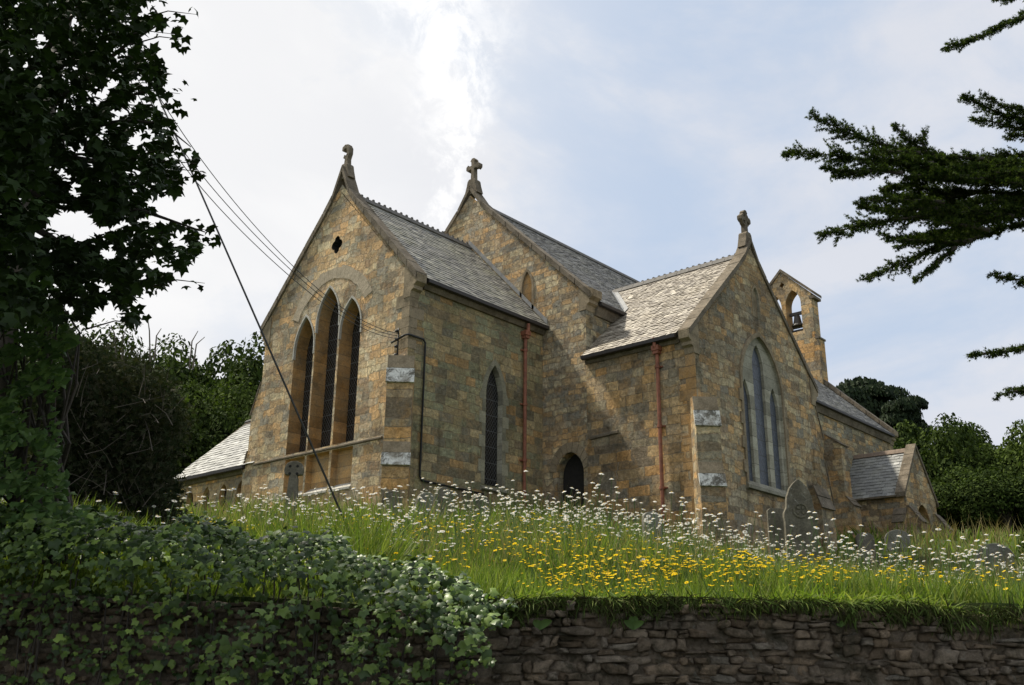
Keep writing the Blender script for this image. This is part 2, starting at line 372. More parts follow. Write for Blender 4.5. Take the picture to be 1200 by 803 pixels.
def leaf_mat(name, cols, rough=.45, trans=.35, tcol=None, spec=.4):
    M = Mat(name); r = M.island()
    c = M.ramp(r, [(i / (len(cols) - 1), q) for i, q in enumerate(cols)])
    c = M.mix(1., c, M.ramp(M.noise(3, 4, .6), [(.3, .7), (.7, 1.25)]), 'MULTIPLY')
    M.fin(c, rough, spec=spec)
    if trans:
        t = M.n.new('ShaderNodeBsdfTranslucent'); M.set(t.inputs[0], M.mix(1., c, tcol or (1.3, 1.5, .6), 'MULTIPLY'))
        ms = M.n.new('ShaderNodeMixShader'); ms.inputs[0].default_value = trans
        M.l.new(M.p.outputs[0], ms.inputs[1]); M.l.new(t.outputs[0], ms.inputs[2]); M.l.new(ms.outputs[0], M.out.inputs[0])
    return M.m
M_petal = leaf_mat('white_petal', [(.80, .79, .75), (.86, .85, .80)], .7, .4, (1, 1, 1), spec=.1)
M_yel = leaf_mat('yellow_petal', [(.85, .58, .02), (.90, .68, .04)], .6, .45, (1.05, 1.0, .8), spec=.1)
M_ivy = leaf_mat('ivy_leaf', [(.022, .042, .010), (.045, .080, .018), (.09, .145, .028), (.19, .27, .055)], .42, .12, spec=.3)
M_creep = leaf_mat('creeper_leaf', [(.045, .085, .025), (.08, .14, .04), (.13, .20, .06)], .5, .3, spec=.15)
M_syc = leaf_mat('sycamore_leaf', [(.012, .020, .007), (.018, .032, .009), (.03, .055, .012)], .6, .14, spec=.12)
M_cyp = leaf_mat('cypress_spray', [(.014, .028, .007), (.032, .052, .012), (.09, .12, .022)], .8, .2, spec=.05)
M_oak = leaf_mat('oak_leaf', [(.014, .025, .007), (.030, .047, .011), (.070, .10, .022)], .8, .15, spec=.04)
M_oak2 = leaf_mat('bright_leaf', [(.022, .036, .010), (.045, .068, .015), (.09, .125, .028)], .8, .2, spec=.04)
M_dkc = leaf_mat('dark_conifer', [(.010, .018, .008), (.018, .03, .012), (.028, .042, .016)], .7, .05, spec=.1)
M_gorse = leaf_mat('gorse_spine', [(.020, .030, .014), (.036, .044, .022), (.065, .062, .040)], .9, .1, spec=.02)
M_grass = leaf_mat('meadow_blade', [(.075, .125, .018), (.11, .17, .024), (.16, .225, .038), (.24, .26, .08)], .6, .45, (1.2, 1.25, .6), spec=.2)
M_dry = leaf_mat('dry_grass', [(.19, .16, .07), (.27, .23, .11), (.15, .16, .06)], .7, .35, (1.2, 1.1, .7), spec=.2)
M_fringe = leaf_mat('dead_root', [(.028, .022, .010), (.05, .06, .018), (.06, .10, .02)], .9, .05, spec=.1)
M_dock = leaf_mat('dock_leaf', [(.09, .16, .04), (.12, .20, .05)], .5, .35)

# ------------------------------------------------------------ ground
def gz(u, w):
    """height of the churchyard at u metres right, w metres ahead"""
    if w < 8.22: return -1.62
    if w < 8.42: return -1.62 + (w - 8.22) / .2 * (.50 + 1.62 + .012 * 0)
    r_ = max(0., min(1., (u / w - .0) / .40)); r_ = r_ * r_ * (3 - 2 * r_); k_ = max(0., min(1., (w - 20) / 20)); k_ = k_ * k_ * (3 - 2 * k_)
    h = .50 + (w - 8.42) * .185 if w < 26 else .50 + 17.58 * .185 + (w - 26) * .095
    h -= r_ * .115 * (min(w, 26) - 8.42) * (1 - k_)
    h += .07 * sin(u * .9 + w * .5) + .05 * sin(u * 2.3 - w * 1.1) * min(1, (w - 8.4) / 2)
    if w > 60: h += min(14, (w - 60) * .06)
    return h
def gzxy(x, y):
    d = Vector((x - CAM.x, y - CAM.y, 0)); return gz(d.dot(U_), d.dot(W_))
def ground_mat():
    M = Mat('churchyard_turf'); a = M.noise(2.2, 8, .7); b = M.noise(26, 5, .7)
    c = M.mix(M.ramp(a, [(.35, 0.), (.65, 1.)]), (.045, .075, .02), (.10, .12, .04))
    c = M.mix(1., c, M.ramp(b, [(.3, .5), (.7, 1.3)]), 'MULTIPLY')
    return M.fin(c, .95, M.bump(b, 1., .05), spec=.1)
us = sorted(set([-400, -250, -160, -100, -70, -50, -40] + list(np.arange(-32, 32.1, 1.)) + [40, 50, 70, 100, 160, 250, 400]))
ws = sorted(set([-60, -30, -10, 0, 3, 6, 7.5, 8.2, 8.22, 8.32, 8.42, 8.6] + list(np.arange(9, 46, 1.)) + [50, 55, 60, 70, 80, 100, 130, 180, 260, 400, 700]))
gv = []; gf = []
for w in ws:
    for u in us:
        p = uw(u, w); gv.append((p.x, p.y, gz(u, w)))
nu = len(us)
for j in range(len(ws) - 1):
    for i in range(nu - 1):
        gf.append((j * nu + i, j * nu + i + 1, (j + 1) * nu + i + 1, (j + 1) * nu + i))
g = MB(); g.add(gv, gf); go = g.build('churchyard_ground', ground_mat(), smooth=False); tag(go, kind='structure')
g = MB(); a, b, c, d = uw(-60, 1.5), uw(60, 1.5), uw(60, 7.2), uw(-60, 7.2)
g.add([(p.x, p.y, -1.612) for p in (a, b, c, d)], [(0, 1, 2, 3)]); tag(g.build('lane', M_tar), kind='structure')

# ------------------------------------------------------------ church
ch = empty('church', (5, 0, 3.6), 'old ochre stone parish church with slate roofs and lancet windows above the flower bank', 'church'); ch['wloc'] = (5., 0., 3.6)
CW = 6.9; m = CW / 2; E1 = 10.55; R1 = 14.35; L1 = 5.79; sY = -1.76; nN = CW + 1.76; HN = 11.1; RN = 16.25; LN = 30.48
XT0 = L1; XT1 = 13.4; YT = -5.57; ET = 9.18; RT = 12.85; xm = (XT0 + XT1) / 2
GB = 1.6    # foundations, below the turf

def arch(c, z0, zs, w, za, n=8):
    """pointed arch outline, anticlockwise from lower left: centre c, sill z0, springing zs, width w, apex za"""
    h = w / 2; r = ((za - zs) ** 2 + h * h) / (2 * h); ptsR = []
    a_end = math.acos(max(-1, min(1, (r - h) / r)))
    for i in range(n + 1):
        a = a_end * i / n; ptsR.append((c + h - r + r * cos(a), zs + r * sin(a)))
    L = [(2 * c - x, z) for x, z in ptsR[::-1]][1:]
    pts = [(c - h, z0), (c + h, z0)] + ptsR + L
    out = [pts[0]]
    for p in pts[1:]:
        if abs(p[0] - out[-1][0]) + abs(p[1] - out[-1][1]) > 1e-5: out.append(p)
    return out
def P3(ax, s, z, d):
    """ax 'x': wall lies in plane x=d, s runs along y. ax 'y': wall in plane y=d, s runs along x"""
    return (d, s, z) if ax == 'x' else (s, d, z)
def pface(mb, ax, d, outline, holes=(), m=0, sign=-1):
    """flat wall face with openings; sign = outward direction along the axis"""
    rings = [[Vector((x, z, 0)) for x, z in outline]] + [[Vector((x, z, 0)) for x, z in h] for h in holes]
    flat = [p for r in rings for p in r]; tri = tessellate_polygon(rings)
    vs = [P3(ax, p.x, p.y, d) for p in flat]; fs = []
    for t in tri:
        a, b, c = [Vector(vs[i]) for i in t]; n = (b - a).cross(c - a); k = n.x if ax == 'x' else n.y
        if abs((b - a).cross(c - a).length) < 1e-9: continue
        fs.append(tuple(t) if k * sign > 0 else tuple(t)[::-1])
    mb.add(vs, fs, m)
def reveal(mb, ax, d, hole, depth, m=0, sign=-1):
    n = len(hole); vs = [P3(ax, x, z, d) for x, z in hole] + [P3(ax, x, z, d - sign * depth) for x, z in hole]
    mb.add(vs, [(i, (i + 1) % n, (i + 1) % n + n, i + n) for i in range(n)], m)
def ring(mb, ax, d, outer, inner, depth, m=0, sign=-1):
    """frame between two outlines, proud of plane d by depth"""
    f = d + sign * depth; pface(mb, ax, f, outer, [inner], m, sign)
    reveal(mb, ax, f, outer, depth, m, sign); reveal(mb, ax, f, inner, depth, m, sign)
def window(name, ax, d, hole, depth, glass, label=None, sign=-1):
    """glass sheet at the back of an opening"""
    g = MB(); pface(g, ax, d - sign * depth, hole, [], 0, sign); o = g.build(name, glass, ch)
    if label: o['label'] = label
    return o

# chancel walls ----------------------------------------------------
lan = [arch(4.78, 6.08, 9.35, .98, 10.42), arch(3.68, 6.08, 10.0, 1.08, 11.12), arch(2.57, 6.08, 9.55, .96, 10.50)]
pan = [[(c - w / 2, 4.80), (c + w / 2, 4.80), (c + w / 2, 5.93), (c - w / 2, 5.93)] for c, w in ((4.78, .96), (3.68, 1.06), (2.57, .94))]
def quatre(c, z, r):
    pts = []
    for i in range(32):
        a = 2 * pi * i / 32; k = r * (.72 + .32 * abs(cos(2 * (a)))); pts.append((c + k * cos(a), z + k * sin(a) * 1.15))
    return pts
qf = quatre(3.5, 12.5, .25)
w = MB()
pface(w, 'x', 0, [(0, GB), (CW, GB), (CW, E1 - .02), (m, R1 - .05), (0, E1 - .02)], lan + pan + [qf], 0)
reveal(w, 'x', 0, qf, .3, 4)  # sides of the vent coloured near-black as painted shade
for h in lan: reveal(w, 'x', 0, h, .50, 2)
for h in pan:
    reveal(w, 'x', 0, h, .22, 2); pface(w, 'x', .22, h, [], 2)
winS = arch(3.55, 5.05, 7.75, .74, 8.73)
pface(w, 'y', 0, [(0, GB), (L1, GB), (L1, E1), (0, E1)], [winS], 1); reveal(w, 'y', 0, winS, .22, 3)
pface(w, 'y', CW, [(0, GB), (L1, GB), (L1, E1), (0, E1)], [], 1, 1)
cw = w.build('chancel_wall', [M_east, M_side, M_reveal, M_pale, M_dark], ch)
vq = MB(); pface(vq, 'x', .3, qf, [], 0); vq.build('vent_opening_shade', M_dark, ch)  # dark sheet painted as the shade behind the vent
# window members
for h in lan:
    gl = MB(); pface(gl, 'x', .48, h, [], 0); G = gl.build('lancet_window', M_gl, ch); G['label'] = 'dark leaded glass of a tall gable lancet'
    fr = MB(); inner = [(x, z) for x, z in h[2:]]
    c = (h[0][0] + h[1][0]) / 2; wd_ = h[1][0] - h[0][0]; zs = h[2][1]; za = max(p[1] for p in h)
    o_ = arch(c, zs - .25, zs, wd_ + .09, za + .07); i_ = arch(c, zs - .25, zs, wd_ - .004, za - .004)
    # hood edge: band between the two arches
    n = len(o_); 
    of = [P3('x', x, z, -.025) for x, z in o_]; inf = [P3('x', x, z, -.025) for x, z in i_]
    ob = [P3('x', x, z, .0) for x, z in o_]; ib = [P3('x', x, z, .06) for x, z in i_]
    fs = []
    for k in range(1, n):
        a_, b_ = k, (k + 1) % n
        fs += [(a_, b_, b_ + n, a_ + n), (a_ + 2 * n, b_ + 2 * n, b_, a_), (a_ + n, b_ + n, b_ + 3 * n, a_ + 3 * n)]
    fr.add(of + inf + ob + ib, fs); F_ = fr.build('arch_edge', M_plaster, G); F_.location = (0, 0, 0)
# relieving arch over the lancets
ra = MB(); nseg = 22
for i in range(nseg):
    a0 = radians(24 + (156 - 24) * i / nseg) + .0015; a1 = radians(24 + (156 - 24) * (i + 1) / nseg) - .0015
    r0 = 1.74 + random.uniform(-.02, .02); r1 = 2.12 + random.uniform(-.04, .04); cy, cz = 3.60, 9.62
    q = [(cy + r * cos(a), cz + r * sin(a)) for r, a in ((r0, a0), (r1, a0), (r1, a1), (r0, a1))]
    ra.prism([P3('x', y, z, -.012) for y, z in q], (.05, 0, 0))
ra.build('relieving_arch', M_arch, ch)
# string course and sills
st = MB()
st.prism([(-.05, .86, 5.97), (-.05, .86, 6.01), (.0, .86, 6.04), (.03, .86, 6.04), (.03, .86, 5.95), (0, .86, 5.95)], (0, 6.9 - .86, 0))
st.build('string_course', M_cope, ch)
sl = MB()
for h in pan: sl.prism([(-.04, h[0][0], 4.72), (-.04, h[0][0], 4.78), (.22, h[0][0], 4.95), (.22, h[0][0], 4.70)], (0, h[1][0] - h[0][0], 0))
sl.build('window_sill', M_plaster, ch)
# chancel side window: toothed pale surround
def surround(name, ax, d, c, z0, zs, wdt, za, bw, mat, depth=.02, teeth=True, hood=.0, parent=ch, sign=-1):
    mb = MB(); inn = arch(c, z0, zs, wdt, za)
    outp = arch(c, z0, zs, wdt + 2 * bw, za + bw * 1.15)
    ap = outp[2:]
    if teeth:
        L, Rr = [], []; z = z0; k = 0
        while z < zs - .1:
            z1 = min(z + .36, zs); e = bw + (.10 if k % 2 else -.02); L += [(e, z), (e, z1)]; z = z1; k += 1
        right = [(c + wdt / 2 + e, z) for e, z in L]; left = [(c - wdt / 2 - e, z) for e, z in L[::-1]]
        arcR = [p for p in ap if p[1] > zs + .02]
        o2 = right + arcR + left
    else: o2 = outp
    ring(mb, ax, d, o2, [(c + (x - c) * .999, z if z > z0 else z0 + .002) for x, z in inn], depth, 0, sign)
    return mb.build(name, mat, parent)
gS = window('lancet_window', 'y', 0, winS, .2, M_gl, 'narrow dark lancet in the chancel side wall')
surround('window_frame', 'y', 0, 3.55, 5.05, 7.75, .74, 8.73, .17, M_arch2, depth=.008)
s_ = MB(); s_.prism([(3.0, .02, 4.85), (3.0, -.12, 4.90), (3.0, -.12, 4.96), (3.0, .12, 5.06), (3.0, .12, 4.85)], (1.1, 0, 0)); s_.build('window_sill', M_pale, ch)

# buttresses: stage list [(z_top_front, z_top_back, projection)]
def buttress(ax, d, s0, s1, stages, sign, mat, slab=M_slab, label=None):
    """stands on plane d, spans s0..s1; stages from the ground: (top of the vertical face, top of its weathering, depth, depth above)"""
    b = MB(); zb = GB; cap = []
    for zf, zt, dep, dn in stages:
        pr = [(0, zb), (dep, zb), (dep, zf), (dn, zt), (0, zt)]
        pts = [P3(ax, s0, z, d + sign * q) for q, z in pr]; vec = P3(ax, s1 - s0, 0, 0)
        b.prism(pts, vec, 0); zb = zt
        L = sqrt((dep - dn) ** 2 + (zt - zf) ** 2); nx, nz = (zt - zf) / L, (dep - dn) / L
        for k in range(2):   # two weathering slabs
            t0 = k * .5 - (.06 if k == 0 else 0); t1 = (k + 1) * .5 - .015
            q0 = (dep + (dn - dep) * t0, zf + (zt - zf) * t0); q1 = (dep + (dn - dep) * t1, zf + (zt - zf) * t1)
            sec = [q0, (q0[0] + nx * .05, q0[1] + nz * .05), (q1[0] + nx * (.03), q1[1] + nz * .03), q1]
            pts = [P3(ax, s0 - .03, z, d + sign * q) for q, z in sec]; b.prism(pts, P3(ax, s1 - s0 + .06, 0, 0), 1)
    o = b.build('buttress', [mat, slab], ch)
    if label: o['label'] = label
    return o
def diag_buttress(cx_, cy_, wdt, stages, mat, slab=M_slab):
    d = Vector((-.7071, -.7071, 0)); t = Vector((.7071, -.7071, 0)); O = Vector((cx_, cy_, 0)) - t * (wdt / 2); b = MB(); zb = GB; up_ = Vector((0, 0, 1)); bk = -.5
    sb = MB()
    for zf, zt, dep, dn in stages:
        pr = [(bk, zb), (dep, zb), (dep, zf), (dn, zt), (bk, zt)]; b.prism([O + d * q + up_ * z for q, z in pr], t * wdt); zb = zt
        L = sqrt((dep - dn) ** 2 + (zt - zf) ** 2); nx, nz = (zt - zf) / L, (dep - dn) / L
        for k in range(2):
            t0 = k * .5 - (.05 if k == 0 else 0); t1 = (k + 1) * .5 - .012; q0 = (dep + (dn - dep) * t0, zf + (zt - zf) * t0); q1 = (dep + (dn - dep) * t1, zf + (zt - zf) * t1); e = .06 - .02 * k
            sec = [q0, (q0[0] + nx * e, q0[1] + nz * e), (q1[0] + nx * (e - .02), q1[1] + nz * (e - .02)), q1]
            b.prism([O - t * (.03 - .02 * k) + d * q + up_ * z for q, z in sec], t * (wdt + .06 - .04 * k), 1 + k)
    return b.build('buttress', [mat, slab, M_dress], ch)
diag_buttress(-.08, .12, .70, [(5.02, 5.66, .60, .44), (7.30, 8.10, .44, .22)], M_warm)
buttress('y', CW, .02, .8, [(5.9, 6.5, .62, .45), (7.7, 8.7, .45, .03)], 1, M_east, M_cope)
diag_buttress(XT0 + .14, YT - .10, .66, [(4.66, 5.32, .64, .46), (6.34, 7.20, .46, .22)], M_gab)
buttress('x', XT1, YT + .05, YT + .95, [(5.2, 6.7, .9, .5), (7.6, 8.8, .5, .04)], 1, M_gab, M_cope)
buttress('y', YT, XT1 - .95, XT1 - .03, [(5.0, 5.7, .35, .12)], -1, M_gab, M_cope)

# kneelers and gable copings ---------------------------------------
def coping(ax, d0, d1, s0, s1, zf, zp, th=.17, name='gable_coping', flare=.0, mat=M_cope):
    """both slopes of a gable; slab stretches between planes d0..d1, foot (s0|s1, zf), apex zp"""
    c = (s0 + s1) / 2; b = MB(); n = 9
    for sgn, sf in ((-1, s0), (1, s1)):
        for i in range(n):
            t0, t1 = i / n, (i + 1) / n
            L = 1.0; g = .006
            def pt(t, lift):
                s = sf + (c - sf) * t; z = zf + (zp - zf) * t
                if flare: 
                    q = max(0, (t - .84) / .16); z += flare * q * q
                return (s, z + lift)
            j = random.uniform(-.008, .012)
            a, b2 = pt(t0 + g * .5, th + j), pt(t1 - g * .5, th + j); c2, d2 = pt(t1 - g * .5, -.06), pt(t0 + g * .5, -.06)
            b.prism([P3(ax, *q, d0) for q in (a, b2, c2, d2)], P3(ax, 0, 0, d1 - d0))
    return b.build(name, mat, ch)
def kneeler(ax, d0, d1, s, z, out):
    b = MB()
    sec = [(s - out * .25, z - .62), (s + out * .02, z - .62), (s + out * .06, z - .45), (s + out * .16, z - .40), (s + out * .16, z - .30), (s + out * .30, z - .22), (s + out * .32, z + .02), (s - out * .25, z + .30)]
    b.prism([P3(ax, *q, d0) for q in sec], P3(ax, 0, 0, d1 - d0)); return b.build('kneeler', M_dress, ch)
# chancel parapet wall strip between wall head and coping
w = MB()
pface(w, 'x', 0, [(-.02, E1 - .05), (m, R1 - .08), (CW + .02, E1 - .05), (CW + .02, E1 + .12), (m, R1 + .22), (-.02, E1 + .12)], [], 0)
pface(w, 'x', .42, [(-.02, E1 - .05), (m, R1 - .08), (CW + .02, E1 - .05), (CW + .02, E1 + .12), (m, R1 + .22), (-.02, E1 + .12)], [], 0, 1)
w.build('gable_parapet', M_east, ch)
coping('x', -.07, .36, -.28, CW + .28, E1 - .12, R1 + .20, flare=.55)
kneeler('x', -.03, .32, 0, E1 - .03, -1); kneeler('x', -.03, .45, CW, E1 - .03, 1)

# finials
def finial_cross(name, base, s, ax, arms=True, broken=False, label=None):
    """stone cross in the gable plane (arms along y when ax=='x')"""
    b = MB(); A = lambda a, z, t: (base[0] + t, base[1] + a, base[2] + z) if ax == 'x' else (base[0] + a, base[1] + t, base[2] + z)
    T = .10 * s
    def pr(pts, t=T): b.prism([A(a * s, z * s, -t) for a, z in pts], tuple(Vector(A(0, 0, t)) - Vector(A(0, 0, -t))))
    pr([(-.36, -.45), (.36, -.45), (.24, -.05), (.20, .14), (.13, .22), (-.13, .22), (-.20, .14), (-.24, -.05)], T * 1.7)
    if broken:
        pr([(-.12, .20), (.12, .20), (.09, .48), (.20, .56), (.13, .70), (.03, .62), (-.03, .75), (.02, .95), (.16, .98), (.22, .88), (.30, .92), (.29, 1.08), (.12, 1.16), (-.08, 1.10), (-.19, .92), (-.19, .68), (-.10, .45)])
    else:
        pr([(-.10, .20), (.10, .20), (.075, .72), (.22, .70), (.26, .64), (.36, .72), (.36, .86), (.26, .94), (.22, .87), (.08, .86), (.09, 1.02), (.14, 1.08), (.06, 1.18), (-.06, 1.18), (-.14, 1.08), (-.09, 1.02), (-.08, .86), (-.22, .87), (-.26, .94), (-.36, .86), (-.36, .72), (-.26, .64), (-.22, .70), (-.075, .72)])
        if arms == 'wheel':
            for k in range(14):
                a0, a1 = 2 * pi * k / 14, 2 * pi * (k + 1) / 14
                pr([(r * cos(a), .78 + r * sin(a)) for r, a in ((.2, a0), (.3, a0), (.3, a1), (.2, a1))], T * .8)
    o = b.build(name, M_cope, ch, bevel=.012)
    if label: o['label'] = label
finial_cross('gable_finial', (.15, m, R1 + .80), .80, 'x', broken=True, label='broken curled stone finial on the nearest gable')
finial_cross('gable_cross', (L1 + .18, m, RN + .66), .92, 'x', label='stone cross on the highest gable')
finial_cross('gable_cross', (xm, YT + .15, RT + .56), .84, 'y', arms='wheel', label='small wheel cross on the transept gable')

# roofs --------------------------------------------------------------
def slope(name, eaveA, along, upv, length, smin, smax, mat, sw=.25, shh=.19, jit=1., deck=True):
    """slates laid on a plane. eaveA: corner, along: unit vector on the eave, upv: unit vector up the slope"""
    A = Vector(eaveA); a = Vector(along).normalized(); b = Vector(upv).normalized(); n = a.cross(b).normalized()
    if n.z < 0: n = -n
    mb = MB(); t = -.06; k = 0
    if deck:
        T = [0, length * .25, length * .5, length * .75, length]
        lo = [A + a * smin(q) + b * q for q in T]; hi = [A + a * smax(q) + b * q for q in T]
        ring_ = lo + hi[::-1]; mb.prism([p - n * .01 for p in ring_], tuple(-n * .12), 1)
    while t < length - .02:
        s0, s1 = smin(max(t, 0)), smax(max(t, 0)); hgt = min(shh + .05, length - t)
        s = s0 - (k % 2) * sw * .5 - random.random() * .04
        while s < s1:
            wd_ = sw * random.uniform(.86, 1.14); x0, x1 = max(s + .004, s0), min(s + wd_ - .004, s1)
            s += wd_
            if x1 - x0 < .03: continue
            l = .020 + random.uniform(-.006, .012) * jit; l2 = .020 + random.uniform(-.006, .012) * jit; u_ = .004
            dt = random.uniform(-.008, .008) * jit; th = .012
            t0 = t + dt
            q = [A + a * x0 + b * t0 + n * l, A + a * x1 + b * (t0 + random.uniform(-.004, .004)) + n * l2, A + a * x1 + b * (t + hgt) + n * u_, A + a * x0 + b * (t + hgt) + n * u_]
            q2 = [q[0] - n * th, q[1] - n * th]
            e = q + q2; mb.add(e, [(0, 1, 2, 3), (4, 5, 1, 0), (3, 4, 0), (1, 5, 2)], 0)
        t += shh; k += 1
    return mb.build(name, [mat, M_deck], ch)
def rise(h, v): L = sqrt(h * h + v * v); return L
# chancel
ov = .2; dz = (R1 - E1) / (m + ov)
up = Vector((0, m + ov, R1 - E1)); LC = up.length
slope('chancel_roof', (.42, -ov, E1), (1, 0, 0), up, LC, lambda t: 0, lambda t: L1 - .42, M_sl1)
slope('chancel_roof', (.42, CW + ov, E1), (1, 0, 0), Vector((0, -(m + ov), R1 - E1)), LC, lambda t: 0, lambda t: L1 - .42, M_sl1)
# nave
upn = Vector((0, m - sY + ov, RN - HN)); LNv = upn.length
slope('nave_roof', (L1 + .42, sY - ov, HN), (1, 0, 0), upn, LNv, lambda t: 0, lambda t: LN - L1 - .84, M_sl2, sw=.27, shh=.2)
slope('nave_roof', (L1 + .42, nN + ov, HN), (1, 0, 0), Vector((0, -(m - sY + ov), RN - HN)), LNv, lambda t: 0, lambda t: LN - L1 - .84, M_sl2, sw=.4, shh=.3)
# transept: east slope meets the nave wall, then the nave roof
upt = Vector((xm - XT0 + ov, 0, RT - ET)); LT = upt.length; kz = (RT - ET) / LT; nsl = (RN - HN) / (m - sY + ov)
def tmax(t):
    z = ET + t * kz; y = sY if z < HN - .15 else sY - ov + (z - HN) / nsl
    return max(y, sY) - (YT + .42)
slope('transept_roof', (XT0 - ov, YT + .42, ET), (0, 1, 0), upt, LT, lambda t: 0, tmax, M_sl3, sw=.20, shh=.14, jit=1.5)
slope('transept_roof', (XT1 + ov, YT + .42, ET), (0, 1, 0), Vector((-(XT1 - xm + ov), 0, RT - ET)), LT, lambda t: 0, tmax, M_sl3, sw=.3, shh=.22)
fl = MB()
ptsf = []
for i in range(13):
    z = HN - .1 + (RT - HN + .1) * i / 12; x = XT0 - ov + (z - ET) / (RT - ET) * (xm - XT0 + ov); y = sY - ov + (z - HN) / nsl
    ptsf.append(Vector((x, max(y, sY), z)))
for a, b in zip(ptsf, ptsf[1:]):
    o = Vector((0, -.16, .0)); o2 = Vector((.16, 0, 0)); h = Vector((0, 0, .055))
    fl.add([a + o + h, b + o + h, b + Vector((0, 0, .07)), a + Vector((0, 0, .07)), a + Vector((-.12, .02, .02)), b + Vector((-.12, .02, .02))], [(0, 1, 2, 3), (3, 2, 5, 4)])
fl.build('valley_flashing', M_lead, ch)
# ridges with small crests
def ridge(p0, p1, mat, crest=0., parent=ch, name='ridge_tile'):
    p0, p1 = Vector(p0), Vector(p1); d = (p1 - p0); L = d.length; d.normalize(); s = d.cross(Vector((0, 0, 1))).normalized(); up_ = Vector((0, 0, 1))
    b = MB(); n = max(1, int(L / .45))
    for i in range(n):
        a = p0 + d * (L * i / n + .006); e = d * (L / n - .012)
        sec = [a + s * .17 - up_ * .13, a + s * .05 + up_ * .05, a + up_ * .075, a - s * .05 + up_ * .05, a - s * .17 - up_ * .13, a - s * .14 - up_ * .15, a + up_ * .02, a + s * .14 - up_ * .15]
        b.prism(sec, e)
        if crest:
            for k in range(2):
                c = a + d * (L / n * (.25 + .5 * k)) + up_ * .06
                b.prism([c - d * .05, c + d * .05, c + d * .045 + up_ * crest * .7, c + up_ * crest, c - d * .045 + up_ * crest * .7], s * .04)
    return b.build(name, mat, parent)
ridge((.42, m, R1 + .04), (L1, m, R1 + .04), M_ridge, .07)
ridge((L1 + .42, m, RN + .04), (LN - .4, m, RN + .04), M_ridge, 0)
ridge((xm, YT + .42, RT + .04), (xm, ptsf[-1].y, RT + .04), M_ridge, .06)
# gutters, eaves boards and downpipes
def gutter(p0, p1, out, mat=M_gut, drop=.09):
    p0, p1 = Vector(p0), Vector(p1); o = Vector(out); b = MB(); z = Vector((0, 0, 1))
    sec = [p0 - z * .02, p0 + o * .13 - z * .02, p0 + o * .12 - z * (.03 + drop), p0 + o * .02 - z * (.05 + drop)]
    b.prism(sec, p1 - p0); return b.build('gutter', mat, ch)
def cornice(p0, p1, out, h=.2, dep=.16):
    p0, p1 = Vector(p0), Vector(p1); o = Vector(out); z = Vector((0, 0, 1)); b = MB()
    b.prism([p0 - o * .01, p0 + o * dep, p0 + o * dep - z * h * .35, p0 + o * dep * .5 - z * h, p0 - o * .01 - z * h], p1 - p0); return b.build('eaves_cornice', M_cope, ch)
gutter((.44, -ov + .02, E1 - .03), (L1 - .02, -ov + .02, E1 - .03), (0, -1, 0)); cornice((.44, 0, E1 - .10), (L1 - .02, 0, E1 - .10), (0, -1, 0))
gutter((L1 + .44, sY - ov + .02, HN - .03), (LN - .44, sY - ov + .02, HN - .03), (0, -1, 0)); cornice((L1 + .44, sY, HN - .10), (LN - .44, sY, HN - .10), (0, -1, 0), .35)
gutter((XT0 - ov + .02, YT + .44, ET - .03), (XT0 - ov + .02, sY, ET - .03), (-1, 0, 0)); cornice((XT0, YT + .44, ET - .12), (XT0, sY - .0, ET - .12), (-1, 0, 0), .14, .1)
def pipe(x, y, zt, zb, ox, oy):
    b = MB(); b.tube([(x + ox * .22, y + oy * .22, zt + .35), (x + ox * .22, y + oy * .22, zt + .1), (x + ox * .1, y + oy * .1, zt - .12), (x + ox * .1, y + oy * .1, zb)], .055, 12)
    o = b.build('drainpipe', M_pipe, ch, smooth=False)
    h = MB(); c = Vector((x + ox * .11, y + oy * .11, zt + .0)); h.prism([c + Vector((-.09, -.09, -.12)), c + Vector((.09, -.09, -.12)), c + Vector((.09, .09, -.12)), c + Vector((-.09, .09, -.12))], (0, 0, .1))
    h.box(c + Vector((-.12, -.12, -.02)), c + Vector((.12, .12, .12))); h.build('hopper', M_pipe, o)
    z = zt - .5
    while z > zb:
        k = MB(); k.tube([(x + ox * .1, y + oy * .1, z - .04), (x + ox * .1, y + oy * .1, z + .04)], .075, 12); k.box((x - .05 - abs(oy) * .08, y - .05 - abs(ox) * .08, z - .02), (x + .05 + abs(oy) * .08, y + .05 + abs(ox) * .08, z + .02)); k.build('pipe_bracket', M_pipe, o); z -= 1.75
pipe(4.83, 0, 10.0, 3.4, 0, -1); pipe(L1, -4.40, 8.82, 3.2, -1, 0)

# nave walls -----------------------------------------------------------
door = arch(-1.08, 3.0, 5.6, 1.05, 6.30); bl = arch(.68, 11.25, 12.1, .44, 12.68)
w = MB()
pface(w, 'x', L1, [(sY, GB), (nN, GB), (nN, HN - .05), (m, RN), (sY, HN - .05)], [door, bl], 0)
reveal(w, 'x', L1, door, .35, 0); reveal(w, 'x', L1, bl, .07, 2); pface(w, 'x', L1 + .07, bl, [], 3)
pface(w, 'y', sY, [(L1, GB), (LN, GB), (LN, HN), (L1, HN)], [], 1); pface(w, 'y', nN, [(L1, GB), (LN, GB), (LN, HN), (L1, HN)], [], 1, 1)
pface(w, 'x', LN, [(sY, GB), (nN, GB), (nN, HN - .05), (m, RN), (sY, HN - .05)], [], 1, 1)
